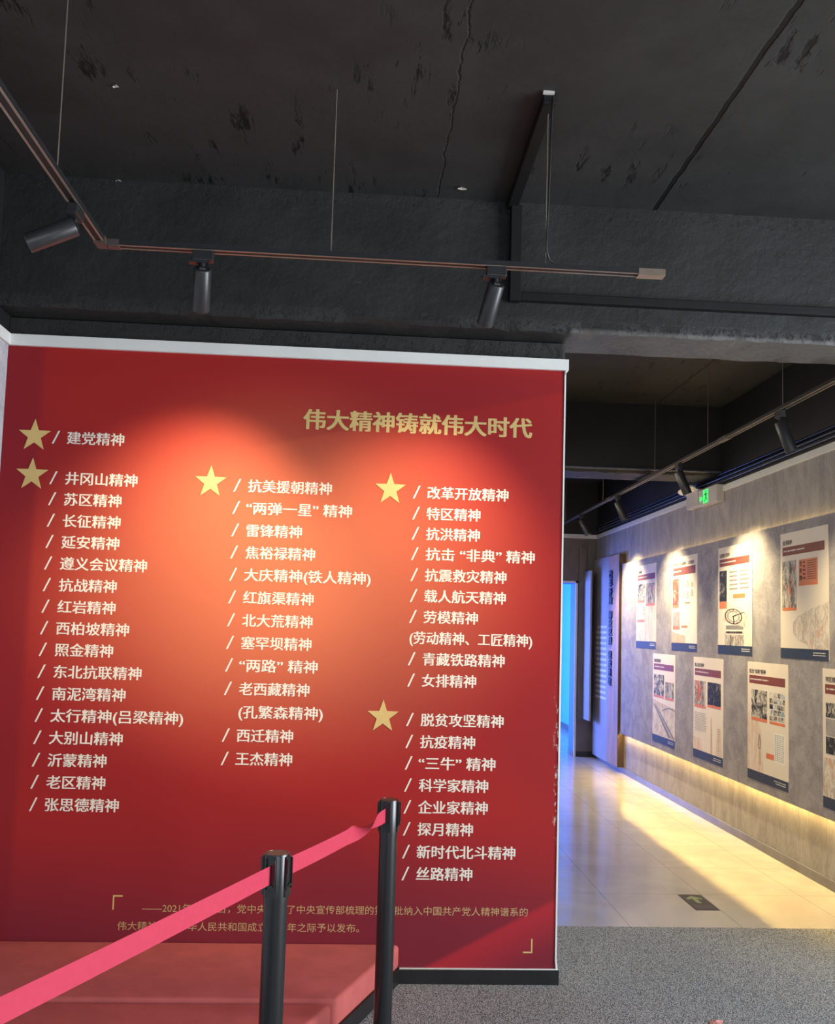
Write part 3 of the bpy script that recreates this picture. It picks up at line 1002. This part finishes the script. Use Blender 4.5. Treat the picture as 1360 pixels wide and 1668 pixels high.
# flakes of loose paint on the slab
for x, y, s in ((0.36, 3.75, 0.030), (-1.13, 3.86, 0.016), (-0.95, 3.15, 0.012)):
    bm = new_bm()
    vs = []
    for i in range(9):
        a = 2 * PI * i / 9
        rr = s * random.uniform(0.35, 1.0)
        vs.append(bm.verts.new((x + rr * math.cos(a) * 1.4, y + rr * math.sin(a) * 0.5, ZC - 0.006 - random.uniform(0, 0.006))))
    c = bm.verts.new((x, y, ZC + 0.001))
    for i in range(9):
        bm.faces.new((vs[i], vs[(i + 1) % 9], c))
    tag(obj('paint_flake', bm, M['flake']), {0.030: 'largest pale flake of loose paint, beside the trunking', 0.016: 'small pale flake of loose paint where ceiling meets beam, upper left', 0.012: 'tiny pale flake of loose paint on the ceiling, upper left'}[s], 'paint flake', 'paint flakes on the ceiling')

# ================================================================== CORRIDOR DISPLAY WALL
XP = 2.868                      # face of the cement board
dp = thing('display_board', 'long grey cement board lit from behind along the corridor wall', 'display board', (XP, 7.2, 0.435))
obj('board', boxbm(XP, XP + 0.003, 4.62, 9.925, 0.435, 2.308), M['panel_grey'], dp)
bm = new_bm()
for y in (4.8, 6.2, 7.6, 9.0, 9.7):
    box(bm, XP + 0.003, XR - 0.001, y, y + 0.05, 0.60, 2.15)
box(bm, XP + 0.003, XP + 0.020, 4.63, 9.915, 0.47, 0.50)
box(bm, XP + 0.003, XP + 0.020, 4.63, 9.915, 2.24, 2.27)
obj('batten', bm, M['brown_edge'], dp)
bm = prism_y(new_bm(), [(XP + 0.0218, 0.4470), (XP + 0.0222, 0.4473), (XP + 0.0185, 0.4508), (XP + 0.0181, 0.4504)], 4.64, 9.90)
ls = obj('light_strip', bm, M['led'], dp)
ls['label'] = 'warm glowing strip under the board'
bm = prism_y(new_bm(), [(XP + 0.0224, 0.4471), (XP + 0.0240, 0.4471), (XP + 0.0240, 0.4620), (XP + 0.0181, 0.4700), (XP + 0.0181, 0.4530), (XP + 0.0187, 0.4511)], 4.63, 9.91)
obj('strip_channel', bm, M['casing'], ls)
obj('light_strip', boxbm(XP + 0.020, XP + 0.030, 4.64, 9.90, 2.280, 2.284), M['led_dim'], dp)['label'] = 'warm glowing strip over the board'


class Poster:
    """one paper poster on the board; u runs from its left edge (far) to its right, v from its top down."""

    def __init__(self, y_left, z_top, label):
        self.yl, self.zt = y_left, z_top
        self.W, self.H = 0.644, 0.848
        self.X = XP
        self.t = thing('exhibition_poster', label, 'poster', (XP, y_left - self.W / 2, z_top - self.H), 'posters on the grey board')
        self.k = 0
        obj('sheet', boxbm(XP - 0.003, XP, y_left - self.W, y_left, z_top - self.H, z_top), M['paper'], self.t)

    def P(self, u, v, d=0.0):
        return (self.X - 0.0034 - d, self.yl - u * self.W, self.zt - v * self.H)

    def rect(self, name, u0, u1, v0, v1, mat, lab=None, parent=None, lift=0.0):
        bm = new_bm()
        x0 = self.X - 0.0036 - lift
        box(bm, x0, self.X - 0.0028, self.yl - u1 * self.W, self.yl - u0 * self.W, self.zt - v1 * self.H, self.zt - v0 * self.H)
        o = obj(name, bm, mat, parent or self.t)
        if lab:
            o['label'] = lab
        return o

    def poly(self, bm, pts, lift=0.0004):
        bm.faces.new([bm.verts.new(self.P(u, v, lift)) for u, v in pts])

    def title(self, body, u0, u1, v0=0.058, v1=0.098):
        bm = new_bm()
        em = (v1 - v0) * self.H * 1.06
        text_on(bm, body, lambda a, h, d: (self.X - 0.0038 - d, self.yl - a, h), u0 * self.W, u1 * self.W, self.zt - 0.5 * (v0 + v1) * self.H, em)
        obj('title_lettering', bm, M['ink'], self.t)

    def dashes(self, name, u0, u1, v0, v1, rows, mat, gap=0.02, thick=0.45, jit=0.25, align=0, lift=0.0010, parent=None, wds=(0.018, 0.045)):
        """rows of tiny illegible print."""
        bm = new_bm()
        hh = (v1 - v0) / rows
        for r_ in range(rows):
            va = v0 + r_ * hh
            vb = va + hh * thick
            end = u1 - (random.random() * jit * (u1 - u0) if align == 0 else 0)
            u = u0 + (random.random() * jit * (u1 - u0) if align == 1 else 0)
            while u < end - 0.004:
                wd = random.uniform(*wds)
                self.poly(bm, [(u, va), (u, vb), (min(end, u + wd), vb), (min(end, u + wd), va)], lift)
                u += wd + gap * random.uniform(0.3, 1.0)
        return obj(name, bm, mat, parent or self.t)

    def common(self, body, t0, t1, band=(0.05, 0.93, 0.113, 0.182), sub=0.5):
        self.title(body, t0, t1)
        b_ = self.rect('heading_band', *band, M['band'])
        v0, v1 = band[2], band[3]
        self.dashes('subheading', band[0] + 0.03, band[0] + sub, v0 + 0.4 * (v1 - v0), v0 + 0.62 * (v1 - v0), 1, M['white_ink'], gap=0.014, thick=0.75, jit=0.05, parent=b_, wds=(0.008, 0.022))
        f_ = self.rect('footer_band', 0.0, 1.0, 0.92, 1.0, M['navy'])
        self.dashes('footer_print', 0.66, 0.94, 0.944, 0.98, 2, M['white_ink'], gap=0.008, thick=0.36, jit=0.2, align=1, parent=f_, wds=(0.008, 0.02))

    def photo(self, u0, u1, v0, v1, strip, mat, lab=None):
        p_ = self.rect('photograph', u0, u1, v0, v1, M[mat], lab, lift=0.0008)
        if strip:
            self.rect('caption_strip', u0, u1, v1, v1 + strip, M['orange'], lift=0.0008)
        return p_


def smooth_poly(fn, n=24):
    return [fn(i / n) for i in range(n + 1)]


# upper row, from the far end to the near end
a = Poster(9.362, 2.240, 'brightest cream poster of the upper row, at the far left end')
a.rect('illustration', 0.03, 1.0, 0.50, 0.92, M['streaks'])
a.common('女排精神', 0.06, 0.27)
a.photo(0.06, 0.42, 0.225, 0.425, 0.028, 'bw')
a.photo(0.50, 0.93, 0.230, 0.470, 0.028, 'bw_tall')
a.photo(0.06, 0.43, 0.490, 0.660, 0.030, 'colour_photo', 'bright coloured photograph')

a = Poster(8.268, 2.241, 'cream poster with six round medals and a red photograph')
a.common('劳模精神（劳动精神、工匠精神）', 0.05, 0.88, (0.05, 0.93, 0.113, 0.196), 0.35)
bm = new_bm()
a.poly(bm, [(0.0, 0.80), (0.55, 0.845), (0.55, 0.92), (0.0, 0.92)], 0.0)
obj('illustration', bm, M['tan'], a.t)
a.photo(0.04, 0.29, 0.232, 0.515, 0.030, 'red_photo', 'red photograph')
a.photo(0.05, 0.33, 0.588, 0.740, 0.038, 'grey_photo', 'plain grey photograph')
for uu, vv, sc_ in ((0.46, 0.300, 1.1), (0.64, 0.300, 1.0), (0.81, 0.315, 0.75), (0.46, 0.412, 1.0), (0.64, 0.415, 1.05), (0.81, 0.400, 0.95)):
    bm = new_bm()
    n = 22
    ro, ri = 0.030 * sc_, 0.021 * sc_
    cy, cz = a.yl - uu * a.W, a.zt - vv * a.H
    o1 = [bm.verts.new((a.X - 0.0042, cy + ro * math.cos(2 * PI * i / n), cz + ro * math.sin(2 * PI * i / n))) for i in range(n)]
    o2 = [bm.verts.new((a.X - 0.0042, cy + ri * math.cos(2 * PI * i / n), cz + ri * math.sin(2 * PI * i / n))) for i in range(n)]
    for i in range(n):
        bm.faces.new((o1[i], o1[(i + 1) % n], o2[(i + 1) % n], o2[i]))
    bm.faces.new([bm.verts.new((a.X - 0.0042, cy + 0.011 * sc_ * math.cos(2 * PI * i / 5) * (1 if i % 2 else 0.7), cz + 0.013 * sc_ * math.sin(2 * PI * i / 5))) for i in range(5)])
    obj('medal_picture', bm, M['ink_soft'] if sc_ > 0.8 else M['orange'], a.t)
a.rect('caption_strip', 0.53, 0.73, 0.490, 0.508, M['orange'])
a.rect('caption_strip', 0.40, 0.64, 0.733, 0.760, M['orange'])

a = Poster(7.165, 2.241, 'cream poster with a large sundial picture at its foot')
a.common('抗震救灾精神', 0.05, 0.36)
a.photo(0.05, 0.275, 0.222, 0.512, 0.066, 'bw_dark', 'dark night photograph')
for cc in range(2):
    a.dashes('headline_clipping', 0.36 + cc * 0.30, 0.60 + cc * 0.32, 0.236, 0.430, 5, M['ink_soft'], gap=0.004, thick=0.42, jit=0.12)
a.rect('caption_strip', 0.46, 0.81, 0.450, 0.490, M['orange'])
# sundial picture: slab, tilted dial, ring, gnomon, rubble pedestal
ill = a.rect('sundial_pedestal', 0.22, 0.78, 0.795, 0.92, M['bw_tall'])
a.rect('pedestal_block', 0.24, 0.77, 0.775, 0.822, M['paper'], parent=ill, lift=0.0004)
a.dashes('inscription', 0.26, 0.74, 0.790, 0.812, 1, M['ink'], gap=0.01, thick=0.9, jit=0.02, lift=0.0018, parent=ill)
bm = new_bm()
a.poly(bm, [(0.30, 0.535), (0.88, 0.640), (0.80, 0.755), (0.14, 0.690)], 0.0003)
dial = obj('sundial_slab', bm, M['sketch'], a.t)
a.rect('pedestal_neck', 0.25, 0.76, 0.735, 0.776, M['ink_soft'], parent=ill)
bm = new_bm()
a.poly(bm, [(0.30, 0.560), (0.80, 0.640), (0.74, 0.742), (0.17, 0.680)], 0.0007)
obj('slab_face', bm, M['slab'], dial)
bm = new_bm()
n = 40
for r0_, r1_ in ((1.0, 0.89), (0.68, 0.62)):
    o1 = [bm.verts.new(a.P(0.475 + 0.255 * r0_ * math.cos(2 * PI * i / n), 0.655 + 0.072 * r0_ * math.sin(2 * PI * i / n + 0.15), 0.0012)) for i in range(n)]
    o2 = [bm.verts.new(a.P(0.475 + 0.255 * r1_ * math.cos(2 * PI * i / n), 0.655 + 0.072 * r1_ * math.sin(2 * PI * i / n + 0.15), 0.0012)) for i in range(n)]
    for i in range(n):
        bm.faces.new((o1[i], o1[(i + 1) % n], o2[(i + 1) % n], o2[i]))
for i in range(12):
    t_ = 2 * PI * i / 12
    c_, s_ = math.cos(t_), math.sin(t_ + 0.15)
    w_ = 0.012
    a.poly(bm, [(0.475 + 0.19 * c_ - w_, 0.655 + 0.0537 * s_), (0.475 + 0.225 * c_ - w_, 0.655 + 0.0635 * s_), (0.475 + 0.225 * c_ + w_, 0.655 + 0.0635 * s_), (0.475 + 0.19 * c_ + w_, 0.655 + 0.0537 * s_)], 0.0012)
a.poly(bm, [(0.45, 0.650), (0.80, 0.615), (0.80, 0.621), (0.45, 0.662)], 0.0014)
a.poly(bm, [(0.46, 0.655), (0.49, 0.655), (0.515, 0.720), (0.485, 0.720)], 0.0014)
obj('dial_ring', bm, M['ink'], dial)

a = Poster(6.064, 2.243, 'cream poster with a square red sheet and a tall crowd photograph')
a.common('抗洪精神', 0.055, 0.26)
a.photo(0.045, 0.355, 0.227, 0.600, 0.022, 'bw_tall')
rs = a.rect('red_sheet', 0.41, 0.795, 0.230, 0.418, M['redsheet'], 'square red sheet with black characters')
a.rect('caption_strip', 0.41, 0.795, 0.418, 0.434, M['orange'])
for i, ch in enumerate('生死牌'):
    bm = new_bm()
    vm = 0.262 + 0.056 * i
    text_on(bm, ch, lambda a_, h, d: (a.X - 0.0045 - d, a.yl - a_, h), 0.425 * a.W, 0.485 * a.W, a.zt - vm * a.H, 0.036, bold=(0.0, 0.04))
    obj('character', bm, M['ink'], rs)
a.dashes('sheet_print', 0.50, 0.55, 0.245, 0.40, 5, M['band'], gap=0.004, thick=0.5, jit=0.0, parent=rs)
a.dashes('sheet_print', 0.59, 0.775, 0.245, 0.40, 9, M['band'], gap=0.006, thick=0.35, jit=0.1, parent=rs)
bm = new_bm()
pts = []
for i in range(26):
    t_ = i / 25
    pts.append((0.28 + 0.72 * t_, 0.72 - 0.15 * t_ ** 0.6 + 0.006 * math.sin(t_ * 31)))
a.poly(bm, pts + [(1.0, 0.92), (0.62, 0.92), (0.55, 0.885), (0.36, 0.85), (0.28, 0.80)], 0.0)
obj('illustration', bm, M['sketch'], a.t)

# lower row
a = Poster(8.805, 1.346, 'poster with a winding bridge drawing, leftmost in the lower row')
bm = new_bm()
a.poly(bm, [(0.0, 0.52), (0.3, 0.545), (1.0, 0.58), (1.0, 0.92), (0.0, 0.92)], 0.0)
illo = obj('illustration', bm, M['sketch'], a.t)
bm = new_bm()
a.poly(bm, [(0.05, 0.575), (0.10, 0.575), (0.86, 0.905), (0.72, 0.905)], 0.0006)
a.poly(bm, [(0.14, 0.585), (0.18, 0.58), (0.99, 0.90), (0.93, 0.915)], 0.0006)
pts_o = smooth_poly(lambda s: (0.45 + 0.55 * s, 0.625 - 0.045 * math.sin(s * PI * 0.8)))
pts_i = smooth_poly(lambda s: (0.45 + 0.55 * s, 0.640 - 0.045 * math.sin(s * PI * 0.8)))
for i in range(24):
    a.poly(bm, [pts_o[i], pts_o[i + 1], pts_i[i + 1], pts_i[i]], 0.0006)
obj('drawn_bridge', bm, M['ink_soft'], illo)
a.common('青藏铁路精神', 0.06, 0.37)
a.photo(0.06, 0.52, 0.235, 0.470, 0.022, 'bw')
a.photo(0.58, 0.94, 0.305, 0.475, 0.022, 'bw_tall')

a = Poster(7.702, 1.349, 'poster with pale rocket drawing and lines of text, second in lower row')
bm = new_bm()
a.poly(bm, [(0.0, 0.80), (0.30, 0.80), (0.34, 0.92), (0.0, 0.92)], 0.0)
illo = obj('illustration', bm, M['streaks'], a.t)
bm = new_bm()
a.poly(bm, [(0.60, 0.92), (0.605, 0.60), (0.625, 0.56), (0.645, 0.60), (0.65, 0.92)], 0.0004)
for vv in [0.66 + 0.022 * i for i in range(12)]:
    a.poly(bm, [(0.84, vv), (0.90, vv), (0.90, vv + 0.013), (0.84, vv + 0.013)], 0.0004)
a.poly(bm, [(0.83, 0.65), (0.845, 0.65), (0.80, 0.92), (0.785, 0.92)], 0.0004)
a.poly(bm, [(0.90, 0.65), (0.915, 0.65), (0.95, 0.92), (0.935, 0.92)], 0.0004)
obj('drawn_launch_tower', bm, M['tan'], illo)
a.common('载人航天精神', 0.05, 0.37)
a.photo(0.04, 0.43, 0.235, 0.475, 0.024, 'bw_tall')
a.photo(0.50, 0.93, 0.235, 0.452, 0.024, 'bw_dark')
a.dashes('body_print', 0.05, 0.48, 0.55, 0.74, 11, M['ink_soft'], gap=0.006, thick=0.22, jit=0.15)

a = Poster(6.600, 1.349, 'poster with a pen nib drawing and a grid of small portraits')
bm = new_bm()
a.poly(bm, [(0.0, 0.42), (0.10, 0.47), (0.30, 0.50), (0.36, 0.60), (0.40, 0.92), (0.0, 0.92)], 0.0)
illo = obj('illustration', bm, M['streaks'], a.t)
bm = new_bm()
a.poly(bm, [(0.320, 0.600), (0.355, 0.665), (0.345, 0.725), (0.29, 0.725), (0.275, 0.665), (0.305, 0.600)], 0.0005)
nib = obj('pen_nib', bm, M['ink_soft'], illo)
bm = new_bm()
a.poly(bm, [(0.315, 0.625), (0.338, 0.668), (0.332, 0.715), (0.302, 0.715), (0.292, 0.668)], 0.0009)
a.poly(bm, [(0.285, 0.725), (0.348, 0.725), (0.352, 0.86), (0.30, 0.86)], 0.0005)
obj('pen_barrel', bm, M['tan'], illo)
a.common('抗击“非典”精神', 0.05, 0.47)
a.photo(0.11, 0.50, 0.235, 0.468, 0.026, 'bw')
for r_ in range(5):
    for c_ in range(4):
        u0 = 0.565 + 0.092 * c_
        v0 = 0.238 + 0.047 * r_
        a.rect('portrait', u0, u0 + 0.080, v0, v0 + 0.041, M['bw' if (r_ + c_) % 3 else 'colour_photo'])
a.rect('caption_strip', 0.565, 0.925, 0.474, 0.496, M['orange'])
a.rect('caption_strip', 0.48, 0.67, 0.742, 0.786, M['orange'])
pg = a.rect('letter_sheet', 0.675, 0.925, 0.565, 0.800, M['white_ink'])
for cc in range(5):
    a.dashes('letter_print', 0.69 + cc * 0.045, 0.72 + cc * 0.045, 0.575, 0.79, 14, M['ink_soft'], gap=0.02, thick=0.35, jit=0.3, parent=pg)

a = Poster(5.500, 1.349, 'poster cut off by the right edge, with three landscape photographs')
a.common('特区精神', 0.06, 0.30)
a.photo(0.06, 0.93, 0.245, 0.350, 0.0, 'bw')
a.photo(0.06, 0.93, 0.360, 0.480, 0.0, 'grey_photo')
a.photo(0.06, 0.93, 0.490, 0.610, 0.0, 'bw_dark')
a.rect('illustration', 0.0, 1.0, 0.64, 0.92, M['sketch'])

# rust coloured title panel with vertical raised characters
tp = thing('title_panel', 'narrow rust brown upright panel with raised blue characters down its face', 'title panel', (2.85, 10.15, 0.062))
obj('board', boxbm(2.842, XR - 0.001, 9.945, 10.375, 0.062, 2.425, 0.002, 1), M['brownpanel'], tp)
obj('edge_strip', boxbm(2.842, XR - 0.001, 9.935, 9.945, 0.062, 2.425), M['brown_edge'], tp)['label'] = 'dark brown edge'


def vtext(chars, z_top, pitch, y0, y1, em, depth, mat, name):
    for i, ch in enumerate(chars):
        if ch == ' ':
            continue
        bm = new_bm()
        mid = z_top - pitch * (i + 0.5)
        text_on(bm, ch, lambda a_, h, d: (2.842 - depth - d, -a_, h), -y1, -y0, mid, em, bold=(0.0, 0.04, 0.08), bold_y=0.03)
        faces = bm.faces[:]
        r_ = bmesh.ops.extrude_face_region(bm, geom=faces)
        bmesh.ops.translate(bm, verts=[v for v in r_['geom'] if isinstance(v, bmesh.types.BMVert)], vec=(depth, 0, 0))
        obj(name, bm, mat, tp)


vtext('改革开放', 2.262, 0.1000, 10.185, 10.315, 0.100, 0.014, M['blue_letters'], 'raised_character')
vtext('解放思想', 1.795, 0.1000, 10.185, 10.315, 0.100, 0.014, M['blue_letters'], 'raised_character')
vtext('锐意进取', 1.335, 0.1000, 10.185, 10.315, 0.100, 0.014, M['blue_letters'], 'raised_character')
bm = new_bm()
z = 1.72
while z > 0.55:
    hgt = random.uniform(0.010, 0.022)
    y = 10.07
    bm.faces.new([bm.verts.new((2.8415, yy, zz)) for yy, zz in ((y + 0.018, z), (y - 0.018, z), (y - 0.018, z - hgt), (y + 0.018, z - hgt))])
    z -= hgt + random.uniform(0.006, 0.012)
obj('subtitle_print', bm, M['ink_soft'], tp)

# smooth grey text panel
xp = thing('text_panel', 'tall smooth grey panel with rows of small white text', 'text panel', (2.866, 10.77, 0.05))
obj('board', boxbm(2.866, XR - 0.001, 10.405, 11.125, 0.045, 2.440, 0.002, 1), M['bluepanel'], xp)
bm = new_bm()
for r_ in range(14):
    z = 1.62 - 0.0645 * r_
    y = 11.02 - (0.10 if r_ == 0 else 0)
    while y > 10.53:
        wd = random.uniform(0.02, 0.07)
        bm.faces.new([bm.verts.new((2.8655, yy, zz)) for yy, zz in ((y, z), (max(10.52, y - wd), z), (max(10.52, y - wd), z - 0.030), (y, z - 0.030))])
        y -= wd + random.uniform(0.004, 0.014)
obj('text_rows', bm, M['white_ink'], xp)
# lavender end panel and dark end board
tag(obj('corner_panel', boxbm(2.752, 2.772, 10.86, 11.17, 0.47, 2.292), M['bluepanel']), 'slim pale panel tucked behind the text panel beside the doorway', 'panel')
tag(obj('end_board', boxbm(2.685, 2.775, YE - 0.030, YE, 0.455, 2.60), M['wall_dark']), 'narrow dark taupe board on the end wall beside the doorway', 'board')

# ================================================================== EXIT SIGN AND EMERGENCY LIGHT
ex = thing('exit_sign', 'white exit sign box with lit green running figure and arrow', 'exit sign', (2.88, 7.36, 2.62))
obj('casing', boxbm(2.846, XR, 7.165, 7.565, 2.632, 2.775, 0.006, 2), M['casing'], ex)
lg = new_bm()


def lrect(bm, y0, y1, z0, z1, x=2.8452):
    bm.faces.new([bm.verts.new((x, yy, zz)) for yy, zz in ((y1, z0), (y0, z0), (y0, z1), (y1, z1))])


def lpoly(bm, pts, x=2.8452):
    bm.faces.new([bm.verts.new((x, yy, zz)) for yy, zz in pts])


lrect(lg, 7.335, 7.450, 2.648, 2.762)
obj('door_pictogram', lg, M['green'], ex)['label'] = 'glowing green doorway pictogram'
bm = new_bm()
n = 10
bm.faces.new([bm.verts.new((2.8446, 7.385 + 0.010 * math.cos(2 * PI * i / n), 2.745 + 0.010 * math.sin(2 * PI * i / n))) for i in range(n)])
lpoly(bm, [(7.405, 2.730), (7.375, 2.734), (7.370, 2.702), (7.395, 2.700)], 2.8446)
lpoly(bm, [(7.395, 2.704), (7.380, 2.704), (7.350, 2.672), (7.362, 2.666)], 2.8446)
lpoly(bm, [(7.392, 2.704), (7.376, 2.702), (7.408, 2.660), (7.420, 2.666)], 2.8446)
lpoly(bm, [(7.405, 2.732), (7.400, 2.722), (7.428, 2.712), (7.430, 2.722)], 2.8446)
lpoly(bm, [(7.378, 2.734), (7.372, 2.724), (7.348, 2.708), (7.343, 2.716)], 2.8446)
obj('running_figure', bm, M['green_dark'], ex)
bm = new_bm()
lpoly(bm, [(7.535, 2.695), (7.500, 2.727), (7.500, 2.707), (7.462, 2.707), (7.462, 2.683), (7.500, 2.683), (7.500, 2.663)])
obj('arrow', bm, M['green'], ex)['label'] = 'glowing green arrow'
em = thing('emergency_light', 'white twin-head emergency light box beside the exit sign', 'emergency light', (2.88, 7.73, 2.64))
obj('casing', boxbm(2.850, XR, 7.590, 7.865, 2.645, 2.800, 0.006, 2), M['casing'], em)
bm = new_bm()
box(bm, 2.815, 2.90, 7.70, 7.72, 2.798, 2.808)
box(bm, 2.815, 2.835, 7.62, 7.84, 2.800, 2.812)
obj('lamp_bracket', bm, M['casing'], em)
for y, rr in ((7.83, 0.050), (7.64, 0.044)):
    M4 = Matrix.Translation((2.815, y, 2.805)) @ Vector((-0.20, -0.35, -0.9)).normalized().to_track_quat('Z', 'Y').to_matrix().to_4x4()
    bm = lathe(new_bm(), [(0, -0.030), (0.018, -0.030), (0.040, -0.012), (rr, 0.0), (rr, 0.008), (rr - 0.006, 0.010), (0, 0.012)], 28, M4)
    obj('lamp_head', bm, M['lens'], em, True)

# ================================================================== FLOOR MARKS
fs = thing('floor_sign', 'dark floor sign decal with a pale green arrow on the tiles', 'floor sign', (1.975, 5.22, 0.0))
obj('decal', boxbm(1.905, 2.043, 5.068, 5.364, 0.0, 0.0016), M['decal'], fs)
bm = new_bm()
bm.faces.new([bm.verts.new((x, y, 0.0022)) for x, y in ((1.974, 5.335), (1.925, 5.285), (1.935, 5.262), (1.962, 5.285), (1.962, 5.195), (1.990, 5.195), (1.990, 5.285), (2.015, 5.262), (2.025, 5.285))])
obj('arrow', bm, M['decal_green'], fs)['label'] = 'pale green arrow'
bm = new_bm()
for x in (1.925, 1.952, 1.979, 2.006):
    for k in range(3):
        bm.faces.new([bm.verts.new((xx, yy, 0.0022)) for xx, yy in ((x, 5.098 + k * 0.024), (x + 0.02, 5.098 + k * 0.024), (x + 0.02, 5.112 + k * 0.024), (x, 5.112 + k * 0.024))])
obj('print', bm, M['decal_grey'], fs)
bm = new_bm()
c = Vector((1.445, 3.625, 0.002))
ring = [(-0.035, -0.02, 0.0), (-0.005, -0.03, 0.010), (0.03, -0.015, 0.002), (0.042, 0.012, 0.012), (0.005, 0.015, 0.016), (-0.03, 0.010, 0.004)]
vs = [bm.verts.new(c + 0.8 * Vector((v[0], v[1], v[2] * 0.5))) for v in ring]
top = bm.verts.new(c + Vector((0.0, 0.0, 0.009)))
for i in range(6):
    bm.faces.new((vs[i], vs[(i + 1) % 6], top))
bm.faces.new(list(reversed(vs)))
tag(obj('paper_scrap', bm, M['scrap']), 'small crumpled red and white scrap on the grey carpet', 'scrap')
